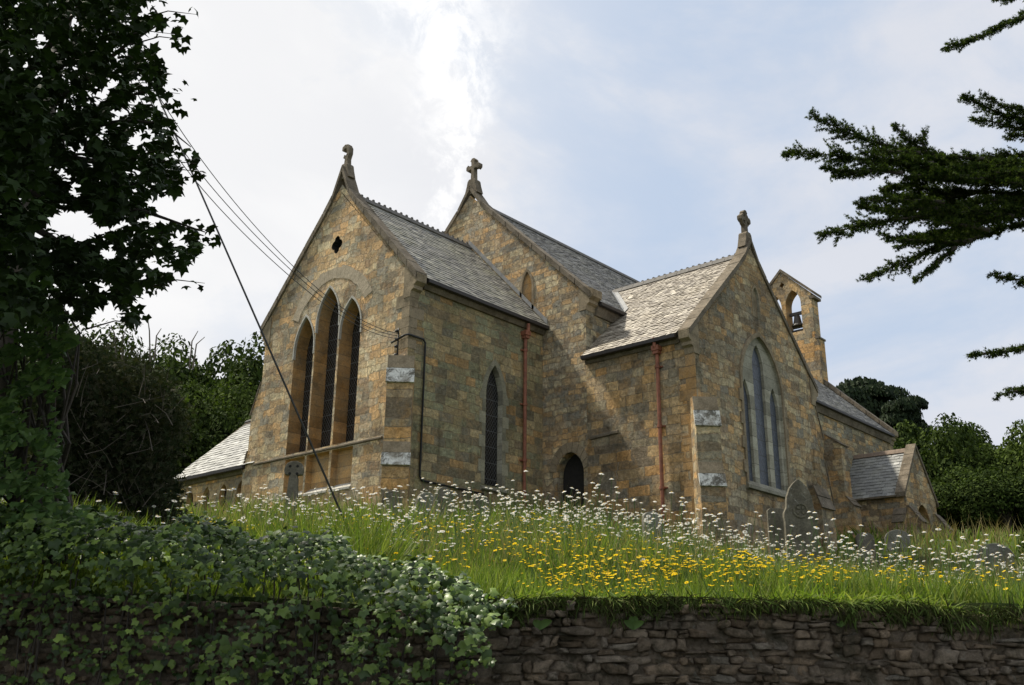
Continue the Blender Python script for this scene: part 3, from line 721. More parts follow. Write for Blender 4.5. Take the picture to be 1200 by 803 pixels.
# gable parapets
for d0, d1 in ((L1, L1 + .42), (LN - .42, LN)):
    o_ = [(sY - .02, HN - .05), (m, RN - .1), (nN + .02, HN - .05), (nN + .02, HN + .15), (m, RN + .18), (sY - .02, HN + .15)]
    pface(w, 'x', d0 - .002, o_, [], 0, -1); pface(w, 'x', d1 + .002, o_, [], 0, 1)
w.build('nave_wall', [M_neast, M_nside, M_dress, M_reveal], ch)
surround('blind_lancet', 'x', L1, .68, 11.25, 12.1, .44, 12.68, .09, M_dress, teeth=False)
dd = MB(); pface(dd, 'x', L1 + .33, door, [], 0); dd.build('boiler_room_door', M_dark, ch)
da = MB()
for i in range(9):
    a0 = radians(8 + 164 * i / 9) + .012; a1 = radians(8 + 164 * (i + 1) / 9) - .012
    q = [(-1.08 + r * cos(a) * .98, 5.62 + r * sin(a) * 1.18) for r, a in ((.56, a0), (.82, a0), (.82, a1), (.56, a1))]
    if min(p[0] for p in q) < sY: q = [(max(x, sY + .01), z) for x, z in q]
    da.prism([P3('x', y, z, L1 - .02) for y, z in q], (.05, 0, 0))
da.build('door_arch', M_dress, ch)
coping('x', L1 - .06, L1 + .38, sY - .22, nN + .22, HN + .06, RN + .16, th=.14, flare=.30)
coping('x', LN - .5, LN + .07, sY - .25, nN + .25, HN + .06, RN + .16)
kneeler('x', L1 - .03, L1 + .45, sY, HN + .25, -1); kneeler('x', LN - .45, LN + .03, sY, HN + .15, -1); kneeler('x', L1 - .03, L1 + .45, nN, HN + .25, 1)
# lead flashing where the chancel roof meets the nave gable
f_ = MB()
f_.prism([(L1 - .02, -ov, E1 + .05), (L1 - .02, m, R1 + .12), (L1 - .02, m, R1 + .30), (L1 - .02, -ov, E1 + .22)], (.018, 0, 0)); f_.build('roof_flashing', M_lead, ch)
# nave buttress beside the porch
buttress('y', sY, 22.45, 23.15, [(6.6, 7.0, 1.05, .75), (9.2, 9.75, .75, .05)], -1, M_gab, M_cope)
buttress('y', sY, 17.2, 17.9, [(6.6, 7.0, 1.05, .75), (9.2, 9.75, .75, .05)], -1, M_gab, M_cope)
for xx in (15.6, 20.1, 28.9):
    a_ = arch(xx, 6.6, 8.6, .6, 9.3); q_ = MB(); pface(q_, 'y', sY - .012, a_, [], 0); q_.build('lancet_window', M_gl, ch); surround('window_frame', 'y', sY, xx, 6.6, 8.6, .6, 9.3, .15, M_pale)

# transept ---------------------------------------------------------------
tw = arch(9.70, 5.15, 8.25, 2.55, 10.02, 12); tb = arch(9.72, 10.65, 11.3, .40, 11.70); tv = arch(9.68, 4.25, 4.5, .14, 4.66, 4)
w = MB()
pface(w, 'y', YT, [(XT0, GB), (XT1, GB), (XT1, ET - .02), (xm, RT - .05), (XT0, ET - .02)], [tw, tb, tv], 0)
reveal(w, 'y', YT, tw, .08, 2); reveal(w, 'y', YT, tb, .07, 2); pface(w, 'y', YT + .07, tb, [], 3); reveal(w, 'y', YT, tv, .2, 3); pface(w, 'y', YT + .2, tv, [], 4)
pface(w, 'x', XT0 - .005, [(YT, GB), (sY, GB), (sY, ET), (YT, ET)], [], 1)
pface(w, 'x', XT1, [(YT, GB), (sY, GB), (sY, ET), (YT, ET)], [], 1, 1)
o_ = [(XT0 - .02, ET - .05), (xm, RT - .1), (XT1 + .02, ET - .05), (XT1 + .02, ET + .12), (xm, RT + .17), (XT0 - .02, ET + .12)]
pface(w, 'y', YT - .002, o_, [], 0, -1); pface(w, 'y', YT + .42, o_, [], 0, 1)
w.build('transept_wall', [M_gab, M_warm, M_pale, M_dress, M_dark], ch)
tl = [arch(8.76, 5.32, 7.75, .54, 8.46), arch(9.66, 5.32, 9.0, .70, 9.76), arch(10.56, 5.32, 7.85, .54, 8.54)]
p_ = MB(); pface(p_, 'y', YT + .07, tw, tl, 0)
for h in tl: reveal(p_, 'y', YT + .07, h, .10, 0)
TP = p_.build('triple_lancet', M_pale, ch); TP['label'] = 'pale stone filling with three lancets in the transept gable'
for h in tl:
    g_ = MB(); pface(g_, 'y', YT + .16, h, [], 0); g_.build('glass', M_glb, TP)
surround('hood_mould', 'y', YT, 9.70, 5.15, 8.25, 2.55, 10.02, .13, M_dress, depth=.05, teeth=True)
s_ = MB(); s_.prism([(8.3, YT + .06, 5.32), (8.3, YT - .10, 5.16), (8.3, YT - .10, 5.06), (8.3, YT + .06, 5.02)], (2.8, 0, 0)); s_.build('window_sill', M_pale, ch)
surround('blind_lancet', 'y', YT, 9.72, 10.65, 11.3, .40, 11.70, .07, M_dress, teeth=False, depth=.012)
coping('y', YT - .06, YT + .34, XT0 - .26, XT1 + .26, ET - .10, RT + .13, th=.13, flare=.30)
kneeler('y', YT - .03, YT + .30, XT0, ET - .03, -1); kneeler('y', YT - .03, YT + .45, XT1, ET - .03, 1)
s_ = MB(); s_.prism([(XT0 - .06, -1.9, 6.55), (XT0 - .06, -1.9, 6.62), (XT0, -1.9, 6.66), (XT0, -1.9, 6.53)], (0, -1.0, .06)); s_.build('string_course', M_cope, ch)
# corner quoins on the two nearest corners, a little proud
qn = MB(); z = 3.5; k = 0
while z < ET - .7:
    h_ = random.uniform(.26, .38); l = (.52, .30)[k % 2]; l2 = (.30, .52)[k % 2]
    if z > 8.0 or True: qn.box((XT0 - .012, YT - .012, z), (XT0 + .02, YT + l2, z + h_ - .012))
    z += h_; k += 1
qn.build('corner_quoins', M_reveal, ch)
qn = MB(); z = 8.4; k = 0
while z < E1 - .9:
    h_ = random.uniform(.28, .4); l = (.30, .55)[k % 2]; l2 = (.55, .30)[k % 2]
    qn.box((-.012, -.012, z), (l, l2, z + h_ - .012)); z += h_; k += 1
qn.build('corner_quoins', M_dress, ch)

# bellcote ---------------------------------------------------------------
bc = 3.06; bx0, bx1 = LN - .62, LN + .12
w = MB(); a1 = arch(bc - .56, 17.30, 18.9, .88, 19.72); a2 = arch(bc + .56, 17.30, 18.9, .88, 19.72)
ol = [(bc - 1.80, 13.2), (bc + 1.80, 13.2), (bc + 1.80, 16.75), (bc + 1.62, 16.98), (bc + 1.62, 19.30), (bc, 20.90), (bc - 1.62, 19.30), (bc - 1.62, 16.98), (bc - 1.80, 16.75)]
hole = quatre(bc, 20.15, .13)
pface(w, 'x', bx0, ol, [a1, a2, hole], 0, -1); pface(w, 'x', bx1, ol, [a1, a2, hole], 0, 1)
for h in (a1, a2, hole): reveal(w, 'x', bx0, h, bx1 - bx0, 1)
reveal(w, 'x', bx0, ol, bx1 - bx0, 0)
BC = w.build('bellcote', [M_warm, M_reveal], ch)
b = MB()
for sg in (-1, 1):
    b = MB(); b.prism([(bx0 - .07, bc + sg * 1.84, 19.14), (bx0 - .07, bc + sg * 1.84, 19.30), (bx0 - .07, bc + sg * .002, 21.10), (bx0 - .07, bc + sg * .002, 20.91)], (bx1 - bx0 + .14, 0, 0)); b.build('bellcote_coping', M_cope, BC)
b = MB(); b.prism([(bx0 - .05, bc - 1.86, 16.70), (bx0 - .05, bc - 1.86, 16.80), (bx0 - .05, bc - 1.64, 16.98), (bx0 - .05, bc - 1.64, 16.70)], (bx1 - bx0 + .1, 0, 0)); b.build('weathering_course', M_cope, BC)
b = MB(); b.box((bx0 - .05, bc - 1.80, 18.98), (bx1 + .05, bc - 1.50, 19.13)); b.build('impost', M_cope, BC)
for cy in (bc - .56, bc + .56):
    bb = MB(); prof = [(0, .62), (.08, .62), (.16, .56), (.19, .36), (.23, .16), (.32, .02), (.33, -.02), (.0, -.02)]
    n = 14; cz = 17.75; vs = []; fs = []
    for r, z in prof:
        for k in range(n): vs.append((LN - .25 + r * cos(2 * pi * k / n), cy + r * sin(2 * pi * k / n), cz + z))
    for i in range(len(prof) - 1):
        for k in range(n): fs.append((i * n + k, i * n + (k + 1) % n, (i + 1) * n + (k + 1) % n, (i + 1) * n + k))
    bb.add(vs, fs); bb.box((LN - .33, cy - .40, cz + .62), (LN - .17, cy + .40, cz + .78))
    bb.tube([(LN - .25, cy - .3, cz - .1), (LN - .25, cy + .3, cz - .1)], .05, 8); bb.box((LN - .32, cy - .40, cz - .32), (LN - .18, cy + .40, cz - .22))
    bb.build('bell', M_iron, BC)

# porch -------------------------------------------------------------------
px0, px1, py = 23.85, 27.35, -4.48; EP = 7.08; RP = 9.25; pm = (px0 + px1) / 2
w = MB(); pdr = arch(pm + .05, 3.2, 6.0, 1.45, 6.85)
pface(w, 'y', py, [(px0, GB), (px1, GB), (px1, EP), (pm, RP - .05), (px0, EP)], [pdr], 0); reveal(w, 'y', py, pdr, .4, 1)
pface(w, 'x', px0, [(py, GB), (sY, GB), (sY, EP), (py, EP)], [], 0); pface(w, 'x', px1, [(py, GB), (sY, GB), (sY, EP), (py, EP)], [], 0, 1)
o_ = [(px0 - .02, EP - .03), (pm, RP - .1), (px1 + .02, EP - .03), (px1 + .02, EP + .12), (pm, RP + .15), (px0 - .02, EP + .12)]
pface(w, 'y', py - .002, o_, [], 0, -1); pface(w, 'y', py + .32, o_, [], 0, 1)
w.build('porch_wall', [M_gab, M_reveal], ch)
dd = MB(); dd.box((pm - .8, py + .9, GB), (pm + .9, py + .95, 7.0)); dd.build('porch_door', M_wood, ch)
upp = Vector((pm - px0 + .15, 0, RP - EP)); LP = upp.length
slope('porch_roof', (px0 - .15, py + .32, EP), (0, 1, 0), upp, LP, lambda t: 0, lambda t: sY - py - .32, M_sl4, sw=.25, shh=.2, jit=1.5)
slope('porch_roof', (px1 + .15, py + .32, EP), (0, 1, 0), Vector((-(px1 - pm + .15), 0, RP - EP)), LP, lambda t: 0, lambda t: sY - py - .32, M_sl4, sw=.3, shh=.25)
coping('y', py - .06, py + .36, px0 - .2, px1 + .2, EP - .06, RP + .13, th=.13)
ridge((pm, py + .36, RP + .03), (pm, sY, RP + .03), M_redridge, 0)
gutter((px0 - .13, py + .34, EP - .02), (px0 - .13, sY, EP - .02), (-1, 0, 0), M_cope, .06)
for s0, s1 in ((px0 - .05, px0 + .5), (px1 - .5, px1 + .05)): buttress('y', py, s0, s1, [(5.9, 6.6, .55, .06)], -1, M_gab, M_cope)
buttress('x', px0, py + .02, py + .5, [(5.9, 6.5, .45, .05)], -1, M_gab, M_cope)

# vestry, low wing on the far side ------------------------------------------
vx0, vx1, vy1 = .25, 5.3, 11.75; EV = 6.08; RVZ = 8.65; vm = 2.85
w = MB()
sm = [arch(7.9 + 1.0 * k, 4.75, 5.3, .42, 5.65, 5) for k in range(4)]
pface(w, 'x', vx0, [(CW, GB), (vy1, GB), (vy1, EV), (CW, EV)], sm, 0)
for h in sm: reveal(w, 'x', vx0, h, .2, 1)
pface(w, 'y', vy1, [(vx0, GB), (vx1, GB), (vx1, EV), (vm, RVZ - .05), (vx0, EV)], [], 0, 1); pface(w, 'x', vx1, [(CW, GB), (vy1, GB), (vy1, EV), (CW, EV)], [], 0, 1)
w.build('vestry_wall', [M_warm, M_reveal], ch)
for h in sm:
    g_ = MB(); pface(g_, 'x', vx0 + .18, h, [], 0); g_.build('vestry_window', M_gl, ch)
upv_ = Vector((vm - vx0 + .25, 0, RVZ - EV)); LV = upv_.length
slope('vestry_roof', (vx0 - .25, CW, EV), (0, 1, 0), upv_, LV, lambda t: 0, lambda t: vy1 - CW + .12, M_sl4, sw=.24, shh=.2)
slope('vestry_roof', (vx1 + .25, CW, EV), (0, 1, 0), Vector((-(vx1 - vm + .25), 0, RVZ - EV)), LV, lambda t: 0, lambda t: vy1 - CW + .12, M_sl4, sw=.3, shh=.25)
gutter((vx0 - .23, CW + .5, EV - .02), (vx0 - .23, vy1 + .1, EV - .02), (-1, 0, 0)); cornice((vx0, CW + .5, EV - .08), (vx0, vy1, EV - .08), (-1, 0, 0), .16)
ridge((vm, CW, RVZ + .04), (vm, vy1 + .1, RVZ + .04), M_redridge, 0)
v_ = MB(); a = Vector((vx0 - .27, vy1 + .12, EV - .06)); b_ = Vector((vm, vy1 + .12, RVZ + .04)); v_.prism([a, b_, b_ - Vector((0, 0, .16)), a - Vector((0, 0, .10))], (0, .05, 0)); v_.build('verge_board', M_cope, ch)

# cable bracket and conduit on the chancel corner
b = MB()
pts = [(-.12, .55, 8.62), (-.14, -.02, 8.72), (-.05, -.06, 8.76), (.52, -.06, 8.76), (.60, -.06, 8.66), (.60, -.05, 4.90), (.68, -.05, 4.80), (3.1, -.05, 4.75)]
b.tube(pts, .03, 8); b.tube([(-.1, .3, 8.1), (-.1, .3, 9.0)], .025, 6)
for z in (8.2, 8.45, 8.65, 8.9): b.tube([(-.16, .3, z - .03), (-.16, .3, z + .03)], .05, 8)
b.build('service_conduit', M_cable, ch, smooth=True)

# ------------------------------------------------------------ retaining wall by the lane
def rock_mat():
    M = Mat('field_stone'); r = M.island(); g = M.noise(16, 9, .75); a = M.noise(4, 7, .7, dist=.6)
    c = M.ramp(r, [(0, (.13, .095, .062)), (.3, (.21, .165, .115)), (.55, (.17, .14, .105)), (.8, (.28, .21, .14)), (1, (.25, .22, .175))])
    c = M.mix(1., c, M.ramp(g, [(.3, .5), (.7, 1.5)]), 'MULTIPLY')
    c = M.mix(M.ramp(a, [(.5, 0.), (.62, .75)]), c, (.045, .042, .026))
    c = M.mix(M.ramp(M.noise(11, 8, .75, dist=1.), [(.57, 0.), (.66, .6)]), c, (.24, .23, .19))
    return M.fin(c, .95, M.bump(M.math('ADD', g, a), 1., .05), spec=.12)
M_rock = rock_mat(); M_mort = rock_mat(); M_mort.name = 'earth_mortar'
wall = empty('retaining_wall', uw(0, 8.2) + Vector((0, 0, -1.6)), 'dark rough rubble retaining wall in front of the flower bank', 'stone wall')
wbase = wall.location.copy()
vs, fs, lt = [], [], []; nv = 0
ico = bmesh.new(); bmesh.ops.create_icosphere(ico, subdivisions=3, radius=1); iv = np.array([v.co[:] for v in ico.verts]); ifc = [[v.index for v in f.verts] for f in ico.faces]; ico.free()
iff = np.concatenate(ifc)
z = -.85; NW = 0
SP = []
while z < .42:
    h = random.uniform(.045, .10); u = -7.5
    while u < 11.5:
        wd_ = random.choice((.06, .09, .13, .19)) * random.uniform(.8, 1.35)
        hh = h * random.uniform(.85, 1.1)
        if random.random() < .18: # split block in two thin ones
            SP.append((u + wd_ / 2, z + h * .27, wd_, h * .5)); SP.append((u + wd_ / 2, z + h * .76, wd_, h * .46))
        else: SP.append((u + wd_ / 2, z + h / 2, wd_, hh))
        u += wd_
    z += h
for (u, zz, a, b) in SP:
    S = iv.copy(); S = np.sign(S) * np.abs(S) ** .36   # towards a block
    ph = rng.uniform(0, 9, 6); S = S * (1 + .10 * np.sin(S[:, [0]] * 3.1 + ph[0] + 2 * np.sin(S[:, [2]] * 2.7 + ph[1])) + .06 * np.sin(S[:, [2]] * 6.3 + ph[2]) * np.sin(S[:, [0]] * 5.1 + ph[3]) + rng.normal(0, .022, (len(S), 1)))
    S[:, 0] += S[:, 2] * rng.normal(0, .18); S[:, 2] += S[:, 0] * rng.normal(0, .09)
    S *= np.array([a * .51, .11, b * .53]); ang = rng.normal(0, .07); ca, sa = cos(ang), sin(ang)
    x = S[:, 0] * ca - S[:, 2] * sa; zc = S[:, 0] * sa + S[:, 2] * ca
    ww = 8.10 + S[:, 1] + rng.normal(0, .030) + (.06 * (zz - .5) * -.6)
    wob_ = .035 * sin(u * 1.3) + .02 * sin(u * 3.1 + 1)
    P = np.array([0, 0, -1.6 * 0]) + np.outer(x + u, U_) + np.outer(ww, W_); P[:, 2] = zc + zz + wob_
    P += np.array([CAM.x, CAM.y, 0]); vs.append(P - np.array(wbase)); fs.append(iff + nv); nv += len(S); NW += len(ifc)
np_mesh('stone_face', np.concatenate(vs), np.concatenate(fs), np.full(NW, 3), M_rock, smooth=True, parent=wall)
from mathutils import noise as mno
gu = np.arange(-8, 12, .03); gzv = np.arange(-1.0, .44, .03); V = []; F = []
for zz in gzv:
    for u in gu:
        q_ = mno.fractal(Vector((u * 4, zz * 4, 3.)), 1., 2., 5)
        p = uw(u, 8.040 + .022 * q_ + (.02 if zz > .44 else 0)); V.append((p.x - wbase.x, p.y - wbase.y, zz - wbase.z + .03 * sin(u * 1.3)))
ng = len(gu)
for j in range(len(gzv) - 1):
    for i in range(ng - 1): F += [j * ng + i, j * ng + i + 1, (j + 1) * ng + i + 1, (j + 1) * ng + i]
np_mesh('earth_mortar', np.array(V), np.array(F), np.full(len(F) // 4, 4), M_mort, smooth=True, parent=wall)
c_ = MB(); q = [uw(-30, 8.10), uw(30, 8.10), uw(30, 8.40), uw(-30, 8.40)]
c_.prism([(p.x - wbase.x, p.y - wbase.y, -1.7 - wbase.z) for p in q], (0, 0, 2.12)); c_.build('wall_core', M_soil, wall)

# ------------------------------------------------------------ leaf shapes
def lobed(nl, depth, droop=.12):
    pts = [(0, 0, 0)]; outl = []
    for i in range(nl):
        a = -pi * .72 + 2 * pi * .72 * i / (nl - 1); L = 1.0 if i == nl // 2 else (.82 if abs(i - nl // 2) == 1 else .52)
        outl.append((sin(a) * L, cos(a) * L))
        if i < nl - 1:
            a2 = a + pi * .72 / (nl - 1); outl.append((sin(a2) * depth, cos(a2) * depth))
    outl.append((0, -.12)); V = [(0, .12, .06)] + [(x * .55, y * .55 + .1, -droop * (x * x + y * y) ) for x, y in outl]
    n = len(outl); F = [(0, i + 2 if i + 2 <= n else 1, i + 1) for i in range(n)]
    return V, F
IVYL = lobed(5, .60); SYCL = lobed(5, .52, .2)
OVAL = ([(0, -.5, 0), (.28, -.15, -.03), (.25, .25, -.05), (0, .55, -.12), (-.25, .25, -.05), (-.28, -.15, -.03)], [(0, 1, 2, 3), (0, 3, 4, 5)])
DIAM = ([(0, -.5, 0), (.36, 0, .06), (0, .5, 0), (-.36, 0, .06)], [(0, 1, 2, 3)])
TUFT = ([(0, 0, 0), (.30, .45, .1), (.04, .35, .02), (.03, 1.0, .05), (-.05, .35, .0), (-.33, .5, -.1), (.05, .2, .25), (-.06, .55, .33)], [(0, 1, 2), (0, 2, 3, 4), (0, 4, 5), (0, 6, 7)])
def leaves(name, pos, nrm, scale, shape, mat, parent=None, up=None, base=None):
    n = len(pos)
    if up is None: up = rnd_dirs(n)
    V, F, T, Mi = scatter(shape[0], shape[1], [0] * len(shape[1]), pos, nrm, up, scale)
    if base is not None: V = V - np.array(base)
    return np_mesh(name, V, F, T, mat, Mi, parent=parent)

# ------------------------------------------------------------ ivy over the wall, lower left
def ivy_top(u):
    """height of the ivy mound along the wall"""
    p = [(-6.5, 1.42), (-4.3, 1.20), (-3.4, 1.09), (-2.3, 1.03), (-1.35, .93), (-.75, .74), (-.25, .62), (.05, .42), (.22, .05), (.3, -.4)]
    for (a, b), (c, d) in zip(p, p[1:]):
        if u <= c: return b + (d - b) * (u - a) / (c - a) + .05 * sin(u * 7) + .03 * sin(u * 17 + 1)
    return -1
ivy = empty('ivy', uw(-2.5, 7.9) + Vector((0, 0, -1.6)), 'glossy dark green ivy smothering the left half of the lane wall', 'ivy'); ib = ivy.location
P, Nn = [], []
while len(P) < 10500:
    u = random.uniform(-6.3, .30); t = ivy_top(u)
    if t < -.85: continue
    if random.random() < .72:   # front face
        zz = random.uniform(-.95, t); k = (t - zz)
        bul = .72 * math.sqrt(max(0, min(1, k / .35))) * (1 - .6 * max(0, min(1, (k - .45) / .8))) + .10 * sin(u * 3 + zz * 5) + .06 * sin(u * 9 - zz * 8)
        ww = 7.98 - bul * min(1, (.45 - u) / .8) - random.random() ** 2 * .03 + rng.normal(0, .075); n = Vector((0, 0, random.uniform(.3, 1.5))) - W_ * 1.0
    else:                       # top
        ww = random.uniform(7.75, 9.4 if u < -1 else 8.6); zz = t - (max(0, ww - 8.4) * .20) + rng.normal(0, .03); n = Vector((0, 0, 1)) - W_ * .35
        zz = max(zz, gz(u, max(ww, 8.5)) + .05) if ww > 8.4 else zz
    if u > .0 - .42 * max(0, (.45 - zz)) / .9 + .06 * sin(zz * 19) + .05 * sin(zz * 41): continue
    hole = sin(u * 4.1 + 1.3 * sin(zz * 6)) * sin(zz * 7.3 + 2 * sin(u * 2.2))
    if zz < t - .35 and hole > .25 and random.random() < .93: continue
    if zz < t - .42 and random.random() < .60: continue
    if zz < t - .75 and random.random() < .45: continue
    p = uw(u, ww); P.append((p.x, p.y, zz)); Nn.append(n + Vector(rng.normal(0, .42, 3)))
for k in range(2600):
    u = random.uniform(-6.3, -.25); t = ivy_top(u); zz = random.uniform(-.95, t)
    p = uw(u, 7.90 - random.random() * .05); P.append((p.x, p.y, zz)); Nn.append(Vector((0, 0, .3)) - W_ + Vector(rng.normal(0, .35, 3)))
P = np.array(P); Nn = np.array([tuple(x) for x in Nn])
upd = np.array(-Vector((0, 0, 1)) ) * np.ones((len(P), 1)) + rng.normal(0, .5, (len(P), 3))
leaves('ivy_foliage', P, Nn, rng.uniform(.035, .09, len(P)) * rng.choice([1., 1., 1., 1.5], len(P)), IVYL, M_ivy, ivy, upd, ib)
b = MB()      # dark stems inside the mound
for i in range(60):
    u = random.uniform(-6.3, -.5); t = ivy_top(u); z0 = -1.0; pts = []
    for k in range(7):
        q = uw(u, 8.0 - .10 * sin(pi * min(1, k / 6)) * min(1, (.5 - u))); pts.append((q.x - ib.x, q.y - ib.y, z0 + (t - .1 - z0) * k / 6 - ib.z)); u += random.uniform(-.07, .07)
    b.tube(pts, [.008] * 5 + [.006, .004], 5)
b.build('ivy_stems', M_bark, ivy)

# ------------------------------------------------------------ meadow
def ground_pts(n, u0, u1, w0, w1, wpow=1.):
    w = w0 + (w1 - w0) * rng.random(n) ** wpow; u = rng.uniform(-1, 1, n)
    mid, half = (u0 + u1) / 2, (u1 - u0) / 2; u = mid + u * half
    return u, w
def to_xyz(u, w, dz=0):
    return np.array([[*(uw(a, b))[:2], gz(a, b) + dz] for a, b in zip(u, w)])
BLADE = ([(-.5, 0, 0), (.5, 0, 0), (.42, .4, .04), (-.42, .4, .04), (.25, .75, .14), (-.25, .75, .14), (0, 1, .28)], [(0, 1, 2, 3), (3, 2, 4, 5), (5, 4, 6)])
def blades(n, u0, u1, w0, w1, h0, h1, wd_, lean=.35, wpow=1., keep=None):
    u, w = ground_pts(n, u0, u1, w0, w1, wpow)
    dens = np.sin(u * 2.1 + w * 1.7) + np.sin(u * 5.3 - w * 2.9) + rng.normal(0, .8, n)
    k = dens > -1.2
    if keep is not None: k &= keep(u, w)
    u, w = u[k], w[k]; pos = to_xyz(u, w, -.02); n = len(pos)
    hgt = rng.uniform(h0, h1, n) * (1 + .25 * np.sin(u * 1.7 + w))
    upv = np.array([0, 0, 1.]) + rng.normal(0, lean, (n, 3)) * np.array([1, 1, .2]); upv /= np.linalg.norm(upv, axis=1, keepdims=True)
    nr = rnd_dirs(n); nr[:, 2] *= .2; nr -= upv * np.sum(nr * upv, axis=1, keepdims=True); nr /= np.linalg.norm(nr, axis=1, keepdims=True)
    sx = np.cross(upv, nr); S = np.array(BLADE[0]); ww_ = rng.uniform(.6, 1.3, n) * wd_
    V = pos[:, None, :] + S[None, :, 0:1] * sx[:, None, :] * ww_[:, None, None] + S[None, :, 1:2] * upv[:, None, :] * hgt[:, None, None] + S[None, :, 2:3] * nr[:, None, :] * hgt[:, None, None]
    fl = np.concatenate([np.array(f) for f in BLADE[1]]); F = (fl[None] + (np.arange(n) * 7)[:, None]).ravel()
    return V.reshape(-1, 3), F, np.tile([4, 4, 3], n), np.zeros(n * 3, int)
parts = [blades(26000, -5.0, 6.2, 8.25, 10.2, .10, .34, .011), blades(26000, -8, 9.5, 10.2, 14, .20, .48, .013), blades(20000, -14, 18, 14, 27, .3, .6, .026),
         blades(5000, 8, 30, 27, 48, .3, .7, .05, keep=lambda u, w: u > 9)]
# shaggy lip hanging over the wall top
u, w = ground_pts(10000, -.2, 6.6, 8.04, 8.36)
n = len(u); pos = np.array([[*(uw(a, b))[:2], .50 + .05 * sin(a * .9) + .035 * sin(a * 2.7) + .02 * sin(a * 6.3) - .25 * max(0, 8.1 - b)] for a, b in zip(u, w)])
keepm = (np.sin(u * 3.1) + np.sin(u * 7.7 + 1) + rng.normal(0, .7, n)) > -.9; pos = pos[keepm]; n = len(pos)
upd = np.array([0, 0, .35]) - np.array(W_) * .9 + rng.normal(0, .5, (n, 3)); nr = np.array([0, 0, 1.]) + rng.normal(0, .4, (n, 3))
S = np.array(BLADE[0]) * np.array([.011, .20, -.22]); parts.append(scatter(S, BLADE[1], [0, 0, 0], pos, nr, upd, rng.uniform(.4, 1.15, n)))
V, F, T, Mi = merge(parts); o = np_mesh('meadow_grass', V, F, T, M_grass, Mi); tag(o, 'long fresh green grass of the bank and churchyard', 'grass', kind='stuff')
parts = [blades(3600, -6, 9.5, 10.0, 15, .4, .75, .007), blades(4200, -12, 18, 15, 27, .45, .9, .014), blades(2600, 8, 26, 24, 46, .5, 1.1, .03, keep=lambda u, w: u > .38 * w)]
V, F, T, Mi = merge(parts); o = np_mesh('dry_grass', V, F, T, M_dry, Mi); tag(o, 'straw coloured seeding grass among the flowers', 'grass', kind='stuff')

u = rng.uniform(-.3, 6.6, 6500); k_ = (np.sin(u * 2.3) + np.sin(u * 6.1 + 2) * .8 + rng.normal(0, .6, len(u))) > -1.2; u = u[k_]; n = len(u); dpt = rng.random(n) ** 1.5 * np.maximum(.02, .055 + .06 * np.sin(u * 2.3) + .05 * np.sin(u * 7.1 + 1) + .04 * np.sin(u * 17))
pos = np.array([[*(uw(a, 8.02 - random.random() * .08))[:2], .53 - b + .03 * sin(a * 1.3)] for a, b in zip(u, dpt)])
upd = np.array([0, 0, -.8]) - np.array(W_) * .5 + rng.normal(0, .5, (n, 3)); nr = -np.array(W_) + rng.normal(0, .5, (n, 3))
S = np.array(BLADE[0]) * np.array([.009, .11, -.1]); V, F, T, Mi = scatter(S, BLADE[1], [0, 0, 0], pos, nr, upd, rng.uniform(.4, 1.3, n))
tag(np_mesh('root_fringe', V, F, T, M_fringe, Mi), 'dark dead grass and roots hanging over the wall top', 'grass', kind='stuff')
# flowers: one daisy and one yellow flower, written once and set out
def flower_mesh(npet, rp, rd, hgt, droop, wide, bend):
    V, F, Mi = [], [], []
    # stem, origin at the foot
    K = 5; 
    for k in range(K + 1):
        t = k / K; x = bend * t * t
        for j in range(3): a = 2 * pi * j / 3; V.append((x + .0022 * cos(a), .0022 * sin(a), hgt * t))
    for k in range(K):
        for j in range(3): F.append((k * 3 + j, k * 3 + (j + 1) % 3, k * 3 + 3 + (j + 1) % 3, k * 3 + 3 + j)); Mi.append(0)
    hx = bend; tl = bend * 1.2; R = Matrix.Rotation(tl * 1.5, 3, 'Y')
    def T(p): q = R @ Vector(p); return (q.x + hx, q.y, q.z + hgt)
    for i in range(npet):
        a = 2 * pi * i / npet; da = pi / npet * wide; b0 = len(V)
        for r, d, z in ((rd * .6, -.5, 0), (rd * .6, .5, 0), (rp * .8, 1, -droop * .6), (rp, .45, -droop), (rp, -.45, -droop), (rp * .8, -1, -droop * .6)):
            V.append(T((r * cos(a + da * d), r * sin(a + da * d), z + .001)))
        F += [(b0, b0 + 1, b0 + 2, b0 + 5), (b0 + 5, b0 + 2, b0 + 3, b0 + 4)]; Mi += [1, 1]
    b0 = len(V); nn = 7
    for r, z in ((rd, .001), (rd * .7, rd * .45), ):
        for j in range(nn): V.append(T((r * cos(2 * pi * j / nn), r * sin(2 * pi * j / nn), z)))
    V.append(T((0, 0, rd * .6)))
    for j in range(nn):
        F.append((b0 + j, b0 + (j + 1) % nn, b0 + nn + (j + 1) % nn, b0 + nn + j)); Mi.append(2)
        F.append((b0 + nn + j, b0 + nn + (j + 1) % nn, b0 + 2 * nn)); Mi.append(2)
    return V, F, Mi
def fl_mesh_obj(name, fm, mats):
    me = bpy.data.meshes.new(name); me.from_pydata(fm[0], [], fm[1])
    for q in mats: me.materials.append(q)
    me.polygons.foreach_set('material_index', fm[2]); me.update(); return me
DV = [flower_mesh(12, .0235, .0075, h, .005 + .004 * (i % 2), .85, b) for i, (h, b) in enumerate([(.55, .05), (.62, -.07), (.50, .12), (.70, .02)])]
YV = [flower_mesh(7, .0175, .006, h, -.004, 1.05, b) for h, b in [(.26, .03), (.32, -.05), (.22, .08)]]
DM = [fl_mesh_obj('daisy', f, (M_stem, M_petal, M_disc)) for f in DV]; YM = [fl_mesh_obj('buttercup', f, (M_stem, M_yel, M_disc)) for f in YV]
